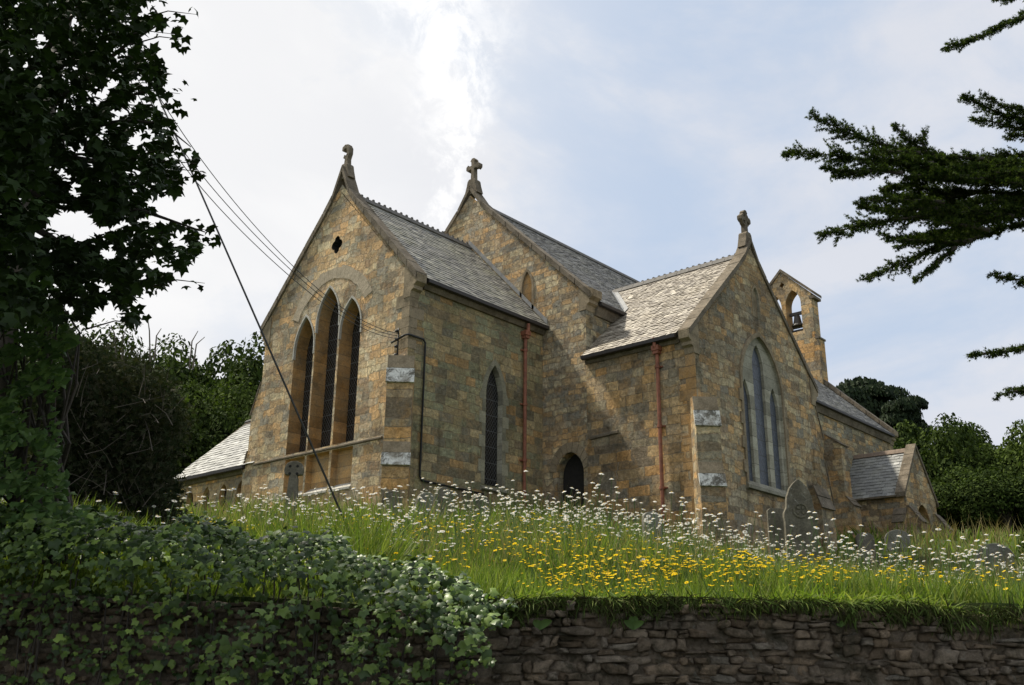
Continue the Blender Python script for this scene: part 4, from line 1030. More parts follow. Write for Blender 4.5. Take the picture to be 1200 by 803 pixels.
def daisy_field(n):
    out_ = []
    while len(out_) < n:
        w = 10.3 + 10 * random.random() ** 1.35; half = .60 * w; u = random.uniform(-half, half)
        s = u / w
        cl = sin(u * 1.9 + w * .9) + sin(u * 4.3 - w * 1.9 + 1)
        den = .95 if s > -.14 else (.5 if s > -.36 else 0.1)
        if s > .42: den *= .6
        if s > -.14 and s < .42 and w < 12.0: den *= .25 + .75 * max(0, (w - 10.3) / 1.7)
        if cl + random.gauss(0, .7) < .1: den *= .22
        if random.random() < den: out_.append((u, w))
    return out_
def yellow_field(n):
    out_ = []
    while len(out_) < n:
        if random.random() < .20:
            w = random.uniform(8.44, 10.6); u = random.gauss(1.6, 1.9); 
            if u < .15 or u > 5.2: continue
            if sin(u * 3.3 + w * 2) + sin(u * 8 - w * 3) + random.gauss(0, .5) < .1: continue
        else:
            w = 9.2 + 9 * random.random(); u = random.uniform(-.42 * w, .46 * w)
            if u / w > .25 and random.random() < .55: continue
            if sin(u * 1.9 + w * 1.1) + sin(u * 4.1 - w * 2.2) + random.gauss(0, .45) < .25: continue
        out_.append((u, w))
    return out_
def plant_flowers(pts, meshes, raw, name, label, cat, group, mats, hs, stuffname, stufflabel):
    pts.sort(key=lambda q: q[1]); first, rest = pts[:300], pts[300:]
    for i, (u, w) in enumerate(first):
        me = meshes[i % len(meshes)]; o = bpy.data.objects.new(name, me); col.objects.link(o)
        p = uw(u, w); s = random.uniform(*hs) * (1.18 if name == 'daisy' and -.05 < u / w < .14 else 1.); o.location = (p.x, p.y, gz(u, w) - .01)
        o.rotation_euler = (random.gauss(0, .2), random.gauss(0, .2), random.uniform(0, 6.3)); q = random.uniform(.85, 1.12); o.scale = (q * s, q * s, s * random.uniform(.62, 1.2))
        tag(o, label, cat, group)
    parts = []
    for i, f in enumerate(raw):
        sub = rest[i::len(raw)]
        if not sub: continue
        u = np.array([a for a, b in sub]); w = np.array([b for a, b in sub]); pos = to_xyz(u, w, -.01); n = len(sub)
        V0 = np.array(f[0]); nr = np.array([0, 0, 1.]) + rng.normal(0, .22, (n, 3)); up_ = rnd_dirs(n); up_[:, 2] = 0
        parts.append(scatter(V0, f[1], f[2], pos, nr, up_, rng.uniform(hs[0] * .6, hs[1] * 1.2, n)))
    V, F, T, Mi = merge(parts); tag(np_mesh(stuffname, V, F, T, mats, Mi), stufflabel, cat, kind='stuff')
plant_flowers(daisy_field(2500), DM, DV, 'daisy', 'white ox-eye daisy on a tall thin stem in the nearest part of the bank', 'daisy', 'ox-eye daisies on the flower bank', (M_stem, M_petal, M_disc), (.95, 1.25), 'daisy_drift', 'drift of countless white daisies farther up the bank')
plant_flowers(yellow_field(3700), YM, YV, 'buttercup', 'small bright yellow flower near the lip of the stone wall', 'yellow flower', 'yellow flowers along the wall top', (M_stem, M_yel, M_disc), (.85, 1.2), 'buttercup_drift', 'haze of countless small yellow flowers in the grass')

# plants rooted in the wall face
def strap_plant(px, py, w, L, n, label, name='wall_plant', mat=M_dock, wd_=.028, spread=1.0):
    base = at(px, py, w); r = empty(name, base, label, 'plant')
    st = []; V, F, T = [], [], []; nv = 0
    for i in range(n):
        a = random.uniform(-1, 1) * spread; d = (U_ * sin(a) * .8 + Vector((0, 0, 1)) * (cos(a) * 1.1 + .15) - W_ * random.uniform(.1, .3)).normalized(); side = d.cross(-W_).normalized()
        l = L * random.uniform(.7, 1.1); k = 6
        for j in range(k + 1):
            t = j / k; c = d * (l * t) + Vector((0, 0, -1)) * (l * .40 * t * t); hw = wd_ * sin(pi * (.08 + .9 * t)) ; V += [tuple(c + side * hw - W_ * .006), tuple(c), tuple(c - side * hw - W_ * .006)]
        for j in range(k):
            q = nv + j * 3; F += [q, q + 1, q + 4, q + 3, q + 1, q + 2, q + 5, q + 4]; T += [4, 4]
        nv += (k + 1) * 3
    np_mesh('leaf_blades', np.array(V), np.array(F), np.array(T), mat, parent=r); return r
strap_plant(742, 738, 7.97, .17, 5, 'small plant with upright pale green strap leaves rooted in the stone wall')
strap_plant(632, 738, 7.97, .16, 3, 'plant with drooping broad leaves hanging on the wall beside the ivy', wd_=.032, spread=1.6)
strap_plant(985, 735, 7.97, .08, 6, 'tiny yellow-green weed in a crack of the stone wall', wd_=.012)
strap_plant(568, 708, 7.92, .15, 4, 'pale green strap-leaved tuft at the end of the ivy', wd_=.012)

# ------------------------------------------------------------ gravestones
def grave(px, w, prof, th, label, mat=M_grave, tilt=(0, 0), rz=0., dz=0., extra=None, name='gravestone', cat='gravestone'):
    """profile = (x, z) outline of the slab; stands where the photo shows column px, w metres ahead"""
    base = at(px, 600, w); z = gzxy(base.x, base.y); r = empty(name, (base.x, base.y, z - .05 + dz), label, cat)
    r.rotation_euler = (tilt[0], tilt[1], atan2(U_.y, U_.x) + rz)
    b = MB(); b.prism([(x, -th / 2, q) for x, q in prof], (0, th, 0)); b.build('headstone', mat, r, bevel=.012)
    b = MB(); xs = [x for x, q in prof]; b.box((min(xs) - .1, -th - .05, -.1), (max(xs) + .1, th + .05, .16)); b.build('plinth', mat, r, bevel=.01)
    if extra: extra(r)
    return r
def round_top(wd_, h, r=None, n=12):
    rr = r or wd_ / 2; return [(-wd_ / 2, 0), (wd_ / 2, 0)] + [(wd_ / 2 * cos(pi * i / n), h - rr + rr * sin(pi * i / n)) for i in range(n + 1)]
def ground_z(px, w): p = at(px, 600, w); return gzxy(p.x, p.y)
def zfor(px, py, w): return at(px, py, w).z
def hfor(px, py, w): return zfor(px, py, w) - ground_z(px, w) + .05
# wheel-headed cross, left
h1 = hfor(341, 541, 22.5)
def celtic(wd_, h, headr):
    c = h - headr
    return [(-wd_ * .62, 0), (wd_ * .62, 0), (wd_ * .42, c - headr * .9), (headr * .38, c - headr * .55), (headr * .95, c - headr * .5), (headr, c - headr * .32), (headr * 1.05, c), (headr, c + headr * .32), (headr * .8, c + headr * .75), (headr * .3, c + headr), (-headr * .3, c + headr), (-headr * .8, c + headr * .75), (-headr, c + headr * .32), (-headr * 1.05, c), (-headr, c - headr * .32), (-headr * .95, c - headr * .5), (-headr * .38, c - headr * .55), (-wd_ * .42, c - headr * .9)]
def hole_shade4(r):
    h = MB()
    for sx in (-1, 1):
        for sz in (-1, 1):
            c = (sx * .085, h1 - .21 + sz * .085); h.prism([(c[0] + .033 * cos(a * pi / 4), -.085, c[1] + .033 * sin(a * pi / 4)) for a in range(8)], (0, .17, 0))
    h.build('cross_hole_shade', M_dark, r)  # solid dark plugs, coloured as the shade of pierced holes
grave(341, 22.5, celtic(.24, h1, .21), .16, 'dark wheel-headed cross gravestone before the big gable lancets', extra=hole_shade4, name='cross_gravestone')
grave(457, 21.5, round_top(.44, hfor(457, 576, 21.5)), .12, 'dark round-topped gravestone at the foot of the corner buttress', tilt=(0, .05))
grave(497, 19.5, round_top(.62, hfor(497, 577, 19.5), .24), .07, 'thin arched gravestone, first right of the corner buttress', mat=M_gravep, rz=.9, tilt=(.05, .1))
grave(522, 22.0, round_top(.60, hfor(522, 571, 22.0), .24), .08, 'thin arched gravestone below the service conduit', mat=M_grave, rz=.9, tilt=(0, -.06))
grave(563, 21.0, round_top(.66, hfor(563, 580, 21.0), .26), .08, 'low arched gravestone under the chancel side lancet', mat=M_grave, rz=.9)
grave(764, 19.5, round_top(.42, hfor(764, 600, 19.5), .10), .10, 'low pale gravestone in the daisies by the transept side wall', mat=M_gravep, rz=.4)
hh_ = hfor(937, 562, 21.5)
def ornate(wd_, h):
    a = wd_ / 2; return [(-a, 0), (a, 0), (a, h * .62), (a * 1.04, h * .66), (a * 1.02, h * .70), (a * .86, h * .74), (a * .78, h * .84), (a * .56, h * .92), (a * .30, h * .965), (a * .14, h * .985), (0, h), (-a * .14, h * .985), (-a * .30, h * .965), (-a * .56, h * .92), (-a * .78, h * .84), (-a * .86, h * .74), (-a * 1.02, h * .70), (-a * 1.04, h * .66), (-a, h * .62)]
def rosette(r):
    b = MB(); c = (0, hh_ * .72); n = 16
    for k in range(n):
        a0, a1 = 2 * pi * k / n, 2 * pi * (k + 1) / n
        b.prism([(c[0] + q * cos(a), -.10, c[1] + q * sin(a)) for q, a in ((.13, a0), (.17, a0), (.17, a1), (.13, a1))], (0, .03, 0))
    for k in range(4): 
        a = k * pi / 2 + pi / 4; b.prism([(c[0] + q * cos(a + d), -.095, c[1] + q * sin(a + d)) for q, d in ((.02, 0), (.09, -.35), (.12, 0), (.09, .35))], (0, .03, 0))
    b.build('carved_roundel', M_gravec, r)
grave(937, 21.5, ornate(.70, hh_), .15, 'tall shouldered gravestone with a carved roundel under the transept window', mat=M_grave, extra=rosette)
grave(909, 22.5, [(-.2, 0), (.2, 0), (.2, hfor(909, 596, 22.5) - .05), (.14, hfor(909, 596, 22.5)), (-.14, hfor(909, 596, 22.5)), (-.2, hfor(909, 596, 22.5) - .05)], .1, 'short plain square gravestone left of the tall carved one', mat=M_grave)
grave(1048, 33.0, round_top(.8, hfor(1048, 621, 33.0), .3), .14, 'broad round-shouldered gravestone in front of the porch wall', mat=M_gravep, rz=-.2)
grave(1010, 30.0, round_top(.55, hfor(1010, 624, 30.0), .2), .12, 'low dark gravestone between the transept and the porch', mat=M_grave)
grave(1158, 27.0, round_top(1.0, hfor(1158, 637, 27.0), .42), .12, 'weathered arched gravestone in tall grass at far right', mat=M_gravep, rz=-.5, tilt=(.15, 0))

# ------------------------------------------------------------ pole, stay and service wires
ptop = at(96, -88, 13.5)
anchor = at(437, 650, 11.2); anchor.z = gzxy(anchor.x, anchor.y)
pole_dir = Vector((0, 0, 1)); pole = empty('utility_pole', (ptop.x, ptop.y, gzxy(ptop.x, ptop.y)), 'tall timber service pole hidden behind the sycamore', 'pole')
hp = ptop.z + .4 - pole.location.z
b = MB(); b.tube([(0, 0, -.3), (0, 0, hp)], [.15, .10], 12); b.build('pole_shaft', M_bark, pole, smooth=True)
b = MB(); b.box((-.5, -.05, hp - .55), (.5, .05, hp - .43)); b.build('crossarm', M_bark, pole)
b = MB()
for x in (-.4, 0, .4): b.tube([(x, 0, hp - .43), (x, 0, hp - .3)], .04, 8)
b.build('insulator', M_iron, pole)
b = MB(); b.tube([ptop, ptop.lerp(anchor, .5), anchor - Vector((0, 0, .05))], .014, 6); o = b.build('stay_wire', M_wire, smooth=True); tag(o, 'thick straight stay wire running down to the grass from the upper left', 'wire')
def wire_through(pts, r, label):
    """smooth curve through seen points; depth runs evenly from the pole to the bracket"""
    P0 = ptop; P1 = Vector((-.16, .3, 8.62)); n = len(pts)
    w0 = (P0 - CAM).dot(W_); w1 = (P1 - CAM).dot(W_); x0, x1 = pts[0][0], pts[-1][0]; out_ = []
    X = [p[0] for p in pts]; Y = [p[1] for p in pts]; deg = 4; cf = np.polyfit(np.array(X) / 300., Y, deg)
    for i in range(41):
        t = i / 40; x = x0 + (x1 - x0) * t
        # depth: straight line in plan between the ends
        dx = ray(x, np.polyval(cf, x / 300.)); den = dx.dot(W_)
        A = P0.dot(Vector((1, 0, 0))), P0.y; B = P1.x, P1.y
        # intersect the plan ray with the plan line P0-P1
        ex, ey = B[0] - A[0], B[1] - A[1]; det = dx.x * ey - dx.y * ex
        k = ((A[0] - CAM.x) * ey - (A[1] - CAM.y) * ex) / det; out_.append(CAM + dx * k)
    b = MB(); b.tube(out_, r, 5); o = b.build('service_wire', M_wire, smooth=True); tag(o, label, 'wire', 'service wires to the church'); return out_
wire_through([(96, -70), (131, 8), (172, 90), (206, 147), (245, 198), (278, 239), (310, 277), (345, 316), (400, 360), (440, 382), (470, 392)], .009, 'uppermost service wire from the upper left to the corner bracket')
wire_through([(96, -60), (131, 32), (172, 112), (207, 165), (245, 215), (278, 253), (310, 288), (340, 317), (385, 352), (430, 383), (470, 394)], .009, 'middle service wire of the three running to the corner bracket')
wire_through([(96, -48), (131, 50), (172, 128), (213, 190), (245, 231), (278, 266), (310, 299), (345, 328), (390, 362), (430, 388), (470, 397)], .009, 'lowest service wire of the three running to the corner bracket')

# ------------------------------------------------------------ sycamore, upper left
def in_poly(x, y, P):
    c = False; n = len(P); j = n - 1
    for i in range(n):
        if (P[i][1] > y) != (P[j][1] > y) and x < (P[j][0] - P[i][0]) * (y - P[i][1]) / (P[j][1] - P[i][1]) + P[i][0]: c = not c
        j = i
    return c
syc_base = uw(-5.2, 8.9); syc_base.z = gz(-5.2, 8.9)
syc = empty('sycamore', syc_base, 'big shaded sycamore overhanging the upper left', 'tree')
POLY = [(-160, -120), (215, -120), (200, -5), (190, 22), (160, 40), (196, 75), (190, 105), (172, 120), (205, 142), (196, 165), (212, 205), (208, 228), (165, 228), (182, 250), (120, 262), (95, 240), (62, 246), (45, 262), (88, 286), (120, 276), (160, 262), (215, 262), (238, 276), (228, 300), (205, 318), (188, 340), (165, 350), (160, 380), (150, 382), (140, 350), (118, 352), (100, 375), (60, 372), (-160, 420)]
P = []
while len(P) < 25000:
    x, y = random.uniform(-150, 245), random.uniform(-110, 400)
    if not in_poly(x, y, POLY): continue
    g_ = sin(x * .075 + 1.7 * sin(y * .05)) * sin(y * .083 + 1.3 * sin(x * .043))
    if g_ > .58 and x > 15 and random.random() < .93: continue
    g2 = sin(x * .21 + 2 * sin(y * .13)) * sin(y * .24 + 1.9 * sin(x * .11))
    if g2 > .50 and random.random() < .93: continue
    if x > 150 and sin(x * .33 + y * .2) * sin(y * .31 - x * .15) > .25 and random.random() < .8: continue
    w = random.uniform(6.0, 9.5) if x > 60 else random.uniform(5.2, 9.8)
    P.append(tuple(at(x, y, w)))
# outlying sprays
for x, y, n, s in ((212, 45, 9, 9), (195, 38, 6, 10), (222, 15, 5, 8), (203, 108, 10, 10), (215, 118, 4, 6), (222, 190, 8, 7), (232, 200, 5, 5), (212, 210, 7, 8), (238, 268, 8, 10), (248, 280, 5, 6), (232, 330, 4, 6), (152, 350, 8, 12), (160, 378, 3, 5), (210, 178, 6, 8)):
    for k in range(n): P.append(tuple(at(x + random.gauss(0, s), y + random.gauss(0, s), 7.2 + random.uniform(-.3, .3))))
P = np.array(P); n = len(P)
nr = np.array([0, 0, 1.]) + rng.normal(0, .55, (n, 3)); upd = np.array([0, 0, -.6]) + rng.normal(0, .9, (n, 3))
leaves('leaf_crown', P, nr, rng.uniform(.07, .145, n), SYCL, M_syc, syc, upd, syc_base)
b = MB(); T0 = Vector((0, 0, -.2)); 
fork = at(-60, 220, 8.6) - syc_base
b.tube([T0, T0 + Vector((.1, 0, 1.2)), fork * .8, fork], [.30, .24, .20, .16], 10)
for x, y, n_, s_ in ((212, 45, 9, 9), (195, 38, 6, 10), (222, 15, 5, 8), (203, 108, 10, 10), (222, 190, 8, 7), (232, 200, 5, 5), (212, 210, 7, 8), (238, 268, 8, 10), (232, 330, 4, 6), (152, 350, 8, 12), (160, 378, 3, 5), (210, 178, 6, 8)):
    b.tube([at(x - 60, y + 8, 7.3) - syc_base, at(x - 25, y - 2, 7.2) - syc_base, at(x + 8, y + 2, 7.2) - syc_base], [.008, .005, .002], 5)
tips = [(200, 20), (190, 100), (205, 145), (208, 215), (240, 272), (160, 355), (100, 60), (120, 180), (60, 330), (150, -60), (20, -90)]
for x, y in tips:
    e = at(x, y, 7.3 + random.uniform(-.5, .5)) - syc_base; mid = fork.lerp(e, .5) + Vector((0, 0, random.uniform(-.1, .3)))
    b.tube([fork, fork.lerp(mid, .5) + Vector((0, 0, .1)), mid, mid.lerp(e, .6) + Vector((0, 0, .06)), e], [.10, .06, .035, .016, .005], 7)
    for k in range(5):
        s_ = fork.lerp(e, random.uniform(.4, .95)); d = Vector(rng.normal(0, .12, 3)); b.tube([s_, s_ + d * .5 + Vector((0, 0, .05)), s_ + d], [.014, .009, .004], 5)
b.build('trunk', M_bark, syc, smooth=True)

# creeper thicket below it
crp_b = uw(-4.9, 8.7); crp_b.z = gz(-4.9, 8.7)
crp = empty('creeper_thicket', crp_b, 'broad-leaved green creeper climbing at the left edge', 'climbing plant')
CP = [(-120, 322), (35, 335), (62, 352), (90, 375), (92, 400), (70, 415), (82, 440), (60, 470), (72, 500), (68, 540), (90, 575), (120, 612), (140, 640), (-120, 660)]
P = []
while len(P) < 5200:
    x, y = random.uniform(-115, 140), random.uniform(325, 650)
    if not in_poly(x, y, CP): continue
    if sin(x * .07 + 2 * sin(y * .03)) * sin(y * .06 + x * .02) > .28 and random.random() < .9: continue
    P.append(tuple(at(x, y, 7.6 + random.random() ** 1.3 * 1.3)))
P = np.array(P); n = len(P); nr = -np.array(W_) * .8 + np.array([0, 0, .9]) + rng.normal(0, .45, (n, 3)); upd = np.array([0, 0, -1.]) + rng.normal(0, .4, (n, 3))
leaves('creeper_foliage', P, nr, rng.uniform(.05, .125, n), OVAL if False else lobed(3, .62), M_creep, crp, upd, crp_b)
b = MB()
for i in range(60):
    x = random.uniform(-110, 75); pts = [at(x + random.gauss(0, 14), y, 8.6 + random.uniform(-.2, .3)) - crp_b for y in (660, 590, 520, 450, 390, 345)]; b.tube(pts, [.02, .018, .015, .012, .008, .004], 5)
b.build('creeper_stems', M_bark, crp)

# dark twiggy gorse behind
def blob_cloud(n, polys, w0, w1, thr=.35, f=(.05, .06)):
    P = []
    x0 = min(p[0] for p in polys); x1 = max(p[0] for p in polys); y0 = min(p[1] for p in polys); y1 = max(p[1] for p in polys)
    while len(P) < n:
        x, y = random.uniform(x0, x1), random.uniform(y0, y1)
        if not in_poly(x, y, polys): continue
        P.append(tuple(at(x + random.gauss(0, 7), y + random.gauss(0, 7), random.uniform(w0, w1))))
    return np.array(P)
gb = at(150, 600, 14.0); gb.z = gzxy(gb.x, gb.y)
gorse = empty('gorse_bush', gb, 'dark tangled twiggy bush between the creeper and the low roofed wing', 'bush')
GP = [(40, 380), (80, 392), (100, 412), (122, 405), (140, 425), (165, 418), (178, 440), (200, 446), (206, 470), (222, 488), (210, 515), (200, 548), (208, 590), (200, 612), (40, 640)]
P = blob_cloud(22000, GP, 12.4, 15.0); n = len(P)
leaves('gorse_foliage', P, rnd_dirs(n), rng.uniform(.08, .17, n), TUFT, M_gorse, gorse, None, gb)
b = MB()
for i in range(120):
    x, y = random.uniform(90, 200), random.uniform(420, 600)
    if not in_poly(x, y, GP): continue
    p = at(x, y, random.uniform(12.3, 13.2)) - gb; d = Vector(rng.normal(0, .16, 3)) + Vector((0, 0, .22)) + Vector(U_) * random.uniform(-.15, .2)
    b.tube([p - d * .7, p + Vector(rng.normal(0, .03, 3)), p + d * .7], [.006, .004, .002], 4)
for i in range(0):
    x = random.uniform(90, 190); b.tube([at(x + (k * 8 if i % 2 else -k * 6), 610 - k * 32, 12.4) - gb for k in range(5)], [.018, .015, .012, .008, .004], 5)
b.build('gorse_twigs', M_twig, gorse)
# bare stems sticking up against the sky
b = MB()
for x, y0, y1, dx in ((143, 402, 388, 4), (176, 404, 372, -3), (181, 402, 385, 8), (222, 412, 388, 10), (226, 412, 395, 14), (136, 400, 382, -6)):
    b.tube([at(x, y0 + 20, 13) - gb, at(x + dx * .3, (y0 + y1) / 2, 13) - gb, at(x + dx, y1, 13) - gb], [.012, .009, .005], 4)
b.build('bare_stems', M_twig, gorse)

# grass and weeds at the foot of the gorse
u, w = [], []
parts = [blades(9000, -6.6, -1.2, 8.9, 11.5, .3, .75, .016, keep=lambda u, w: u < -1.2)]
V, F, T, Mi = merge(parts); o = np_mesh('rank_grass', V, F, T, M_grass, Mi); tag(o, 'rank grass behind the ivy at left', 'grass', kind='stuff')

# ------------------------------------------------------------ cypress, upper right
cyb = at(1400, 650, 13.0); cyb.z = gzxy(cyb.x, cyb.y)
cyp = empty('cypress', cyb, 'dark cypress reaching its spiky boughs in from the right', 'tree')
TR = at(1420, 260, 13.0)
BR = [ # pixels from tip inwards, half-width in px, depth
 ([(921, 180), (960, 180), (1000, 186), (1050, 192), (1110, 200), (1170, 205), (1230, 210), (1400, 240)], 13, 12.2),
 ([(953, 136), (975, 147), (1005, 160), (1045, 172), (1090, 186), (1140, 195), (1240, 205), (1400, 240)], 13, 12.6),
 ([(1048, 146), (1058, 158), (1075, 172), (1110, 190)], 7, 12.5),
 ([(1085, 152), (1080, 165), (1085, 178), (1110, 190)], 6, 12.4),
 ([(976, 207), (1000, 203), (1020, 200)], 6, 12.3),
 ([(961, 276), (985, 270), (1020, 262), (1060, 256), (1110, 250), (1170, 246), (1260, 242), (1400, 262)], 12, 12.0),
 ([(1002, 238), (1020, 243), (1045, 250), (1090, 252)], 7, 12.6),
 ([(1014, 326), (1040, 316), (1070, 302), (1110, 285), (1150, 270), (1200, 262), (1300, 258), (1400, 270)], 10, 12.5),
 ([(1072, 328), (1085, 322), (1100, 306), (1120, 290)], 7, 12.3),
 ([(1030, 222), (1060, 218), (1100, 222), (1160, 225), (1240, 228)], 12, 12.9),
 ([(1060, 240), (1100, 238), (1150, 236), (1220, 236)], 11, 13.2),
 ([(1090, 208), (1130, 206), (1180, 190), (1240, 196)], 12, 12.2),
 ([(1140, 186), (1170, 184), (1210, 182), (1260, 190)], 10, 12.8),
 ([(1050, 290), (1090, 278), (1140, 262), (1200, 252), (1260, 246)], 8, 12.9),
 ([(1108, 57), (1130, 50), (1155, 40), (1180, 28), (1215, 14), (1300, -10)], 9, 12.3),
 ([(1165, 0), (1190, -4), (1230, -12)], 8, 12.6),
 ([(1125, 112), (1145, 120), (1165, 130), (1190, 138), (1230, 144), (1330, 170)], 9, 12.5),
 ([(1155, 112), (1175, 124), (1205, 130)], 6, 12.4), ([(1135, 140), (1160, 142), (1190, 150)], 6, 12.6), ([(1180, 160), (1195, 158), (1220, 158)], 7, 12.7),
 ([(1160, 322), (1180, 326), (1210, 330), (1260, 320)], 7, 12.1),
 ([(1135, 418), (1155, 414), (1180, 412), (1210, 407), (1300, 395)], 5, 12.2),
 ([(1169, 464), (1185, 460), (1205, 456), (1290, 440)], 6, 12.4),
]
BR = [(p + ([(p[-1][0] * .5 + 710, p[-1][1] + 6), (1420, p[-1][1] + 25)] if 1190 <= p[-1][0] < 1400 else ([(1420, p[-1][1] + 8)] if p[-1][0] >= 1400 else [])), h_, w_) for p, h_, w_ in BR]
for y_ in (-140, -60, 60, 110, 350, 380, 490): BR.append(([(1225 + random.uniform(0, 40), y_), (1300, y_ + 8), (1360, y_ + 18), (1420, y_ + 32)], 9, random.uniform(12.0, 13.6)))
INF = [(1010, 178), (1060, 170), (1110, 182), (1170, 184), (1320, 190), (1320, 262), (1200, 262), (1110, 286), (1060, 262), (1040, 225)]
k = 0
while k < 46:
    x, y = random.uniform(1015, 1310), random.uniform(170, 290)
    if not in_poly(x, y, INF): continue
    k += 1; an = random.gauss(pi, .32); l = random.uniform(28, 75); w = random.uniform(11.8, 13.4)
    BR.append(([(x + cos(an) * l, y + abs(sin(an)) * l * random.uniform(-.6, .25)), (x + cos(an) * l * .5, y + random.uniform(-4, 3)), (x, y), (x + 30, y + random.uniform(-4, 6))], random.uniform(6, 10), w))
b = MB(); P, D, Sx = [], [], []
for pts, hw, w in BR:
    seg = [at(x, y, w + (13.0 - w) * max(0, min(1, (x - 1230) / 190))) for x, y in pts]; n = len(seg)
    b.tube([p - cyb for p in seg], [.006 + .026 * (i / max(1, n - 1)) for i in range(n)], 6)
    mpp = w / 1080.
    for i in range(n - 1):
        a, c = seg[i], seg[i + 1]; L = (c - a).length; d0 = (a - c).normalized(); far = .45 if pts[i][0] > 1270 else 1.
        for k in range(int(L * 50 * far) + 1):     # side twigs
            t = random.random(); f = min(1, (i + t) / 1.8 + .10); r0 = a + (c - a) * t
            sd_ = Vector(rng.normal(0, 1, 3)); sd_ -= d0 * sd_.dot(d0); sd_.normalize(); sd_.z = sd_.z * .8 - .05
            td = (d0 * random.uniform(.5, 1.2) + sd_ * random.uniform(.35, .95)).normalized(); ln = hw * mpp * random.uniform(.6, 2.6) * (.35 + .65 * f)
            e = r0 + td * ln; b.tube([r0 - cyb, e - cyb], [.005, .002], 3, caps=False)
            for q in range(int(ln * 150) + 3):
                v = random.random() ** .8; g_ = (1 - v * .75)
                P.append(tuple(r0 + td * (ln * v) + Vector(rng.normal(0, .022 * g_, 3)))); D.append(tuple(td * 1.2 + Vector(rng.normal(0, .55, 3)) + Vector((0, 0, .1)))); Sx.append(random.uniform(.04, .085) * (.6 + .5 * g_))
        for k in range(int(L * 110 * far)):
            t = random.random(); P.append(tuple(a + (c - a) * t + Vector(rng.normal(0, .02, 3)))); D.append(tuple(d0 + Vector(rng.normal(0, .5, 3)))); Sx.append(random.uniform(.04, .09))
P, D, Sx = np.array(P), np.array(D), np.array(Sx)
leaves('needle_sprays', P, rnd_dirs(len(P)), Sx, TUFT, M_cyp, cyp, D, cyb)
b.tube([Vector((0, 0, -.3)), (TR - cyb) * .5, TR - cyb, (TR - cyb) * 1.5], [.45, .36, .28, .14], 12)
b.build('trunk', M_bark, cyp, smooth=True)

# ------------------------------------------------------------ background trees
def crown_mesh(name, n, lobes, size, seed, flat=1., tier=False):
    r = np.random.default_rng(seed); P, Nn = [], []
    C_ = r.normal(0, 1, (lobes, 3)); C_ /= np.linalg.norm(C_, axis=1, keepdims=True); C_ *= r.uniform(.35, .78, (lobes, 1)); C_[:, 2] = np.abs(C_[:, 2]) * .9 - .15
    R_ = r.uniform(.24, .42, lobes)
    k = r.integers(0, lobes, n); d = r.normal(0, 1, (n, 3)); d /= np.linalg.norm(d, axis=1, keepdims=True); d[:, 2] = np.where(d[:, 2] < -.3, -d[:, 2], d[:, 2])
    if tier: d[:, 2] *= .30; C_[:, 2] = np.linspace(-.5, .8, lobes); C_[:, :2] *= (1.15 - .5 * np.linspace(0, 1, lobes))[:, None]
    P = C_[k] + d * (R_[k] * r.uniform(.72, 1.06, n))[:, None]; P[:, 2] *= flat
    Nn = d + r.normal(0, .45, (n, 3)) + np.array([0, 0, .3])
    V, F, T, Mi = scatter(OVAL[0], OVAL[1], [0, 0], P, Nn, r.normal(0, 1, (n, 3)), r.uniform(.6, 1.3, n) * size)
    return V, F, T, Mi, C_
def tree(name, label, cat, base, width, height, mat, seed, n=24000, lobes=30, lsize=.046, flat=1., group=None, crown0=.03, tier=False):
    r = empty(name, base, label, cat, group)
    V, F, T, Mi, C_ = crown_mesh(name, n, lobes, lsize, seed, flat, tier)
    ch_ = height * (1 - crown0); zt_ = V[:, 2].max(); V = V * np.array([width / 2, width / 2, ch_ * .64 / zt_]) + np.array([0, 0, height * crown0 + ch_ * .36])
    np_mesh('crown', V, F, T, mat, Mi, parent=r)
    b = MB(); b.tube([(0, 0, -.3), (0, 0, height * .35), (.1, 0, height * .6)], [width * .035, width * .028, width * .015], 8)
    for c in C_[:10]: e = Vector((c[0] * width / 2, c[1] * width / 2, height * crown0 + ch_ * .36 + c[2] * ch_ * .56)); b.tube([(0, 0, height * .3), e * .5 + Vector((0, 0, height * .22)), e], [width * .016, width * .01, width * .004], 5)
    b.build('trunk', M_bark, r); return r
def tree_at(px, pytop, w, width, mat, seed, label, name='broadleaf_tree', cat='tree', **kw):
    p = at(px, pytop, w); z = gzxy(p.x, p.y); h = (p.z - z) * 1.03; return tree(name, label, cat, (p.x, p.y, z), width, h, mat, seed, **kw)
tree_at(1100, 490, 56, 8.0, M_oak, 11, 'broadleaf tree rising just behind the porch gable', group='trees behind the churchyard')
tree_at(1148, 494, 60, 9.0, M_oak2, 12, 'bright green rounded tree at right, second from the porch', group='trees behind the churchyard')
tree_at(1190, 500, 54, 8.0, M_oak2, 13, 'bright green tree at the right edge of the picture', group='trees behind the churchyard')
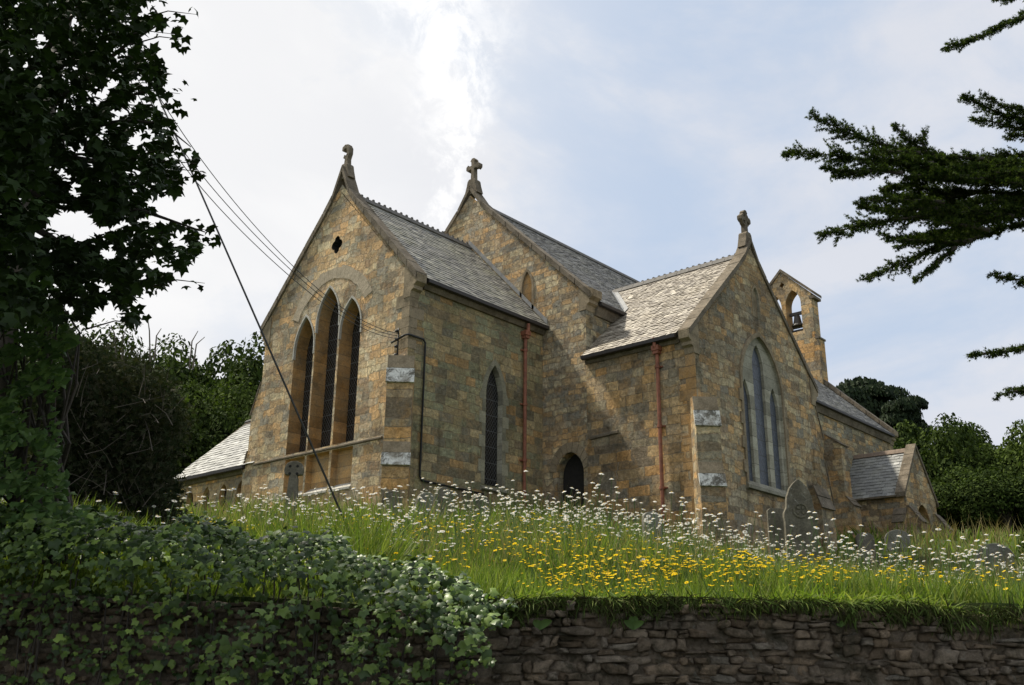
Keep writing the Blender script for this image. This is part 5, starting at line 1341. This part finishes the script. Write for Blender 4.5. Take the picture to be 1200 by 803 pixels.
tree_at(1230, 515, 58, 9.0, M_oak, 14, 'broadleaf tree cut off by the right edge', group='trees behind the churchyard')
tree_at(1128, 545, 50, 6.5, M_oak, 15, 'low dark tree in front of the bright ones at right', group='trees behind the churchyard')
tree_at(1172, 552, 48, 6.5, M_oak, 16, 'low leafy tree nearest to the right edge', group='trees behind the churchyard')
tree_at(1085, 560, 52, 5.0, M_oak, 18, 'low dark bushy tree touching the porch gable', group='trees behind the churchyard')
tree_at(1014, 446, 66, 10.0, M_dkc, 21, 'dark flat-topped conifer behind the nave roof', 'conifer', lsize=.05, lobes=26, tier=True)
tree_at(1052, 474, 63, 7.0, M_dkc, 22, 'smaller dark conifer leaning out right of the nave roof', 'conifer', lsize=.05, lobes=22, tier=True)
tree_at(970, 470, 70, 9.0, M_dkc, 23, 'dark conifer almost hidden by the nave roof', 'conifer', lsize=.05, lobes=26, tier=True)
tree_at(285, 408, 52, 9.0, M_oak, 31, 'evergreen tree on the left hillside nearest to the chancel', group='trees on the left hillside')
tree_at(235, 404, 55, 10.0, M_oak, 32, 'broad evergreen tree in the middle of the left hillside', group='trees on the left hillside')
tree_at(180, 396, 58, 10.0, M_oak, 33, 'evergreen tree on the left hillside above the gorse', group='trees on the left hillside')
tree_at(120, 386, 54, 10.0, M_oak, 34, 'tallest evergreen tree on the left hillside', group='trees on the left hillside')
tree_at(60, 384, 56, 10.0, M_oak, 35, 'evergreen tree on the left hillside behind the creeper', group='trees on the left hillside')
tree_at(262, 440, 46, 7.0, M_oak2, 36, 'light green tree above the low slate wing', group='trees on the left hillside')
tree_at(205, 462, 44, 7.5, M_oak, 37, 'dark leafy tree low on the left hillside', group='trees on the left hillside')
tree_at(300, 470, 44, 6.0, M_oak, 38, 'low tree tucked behind the low slate wing and the chancel', group='trees on the left hillside')
tree_at(1218, 600, 24, 1.6, M_oak2, 41, 'bright green shrub at the right edge in the long grass', 'shrub', 'shrub', n=3500, lobes=14, lsize=.06, crown0=.02)
for o in bpy.data.objects:
    if 'wloc' in o: del o['wloc']
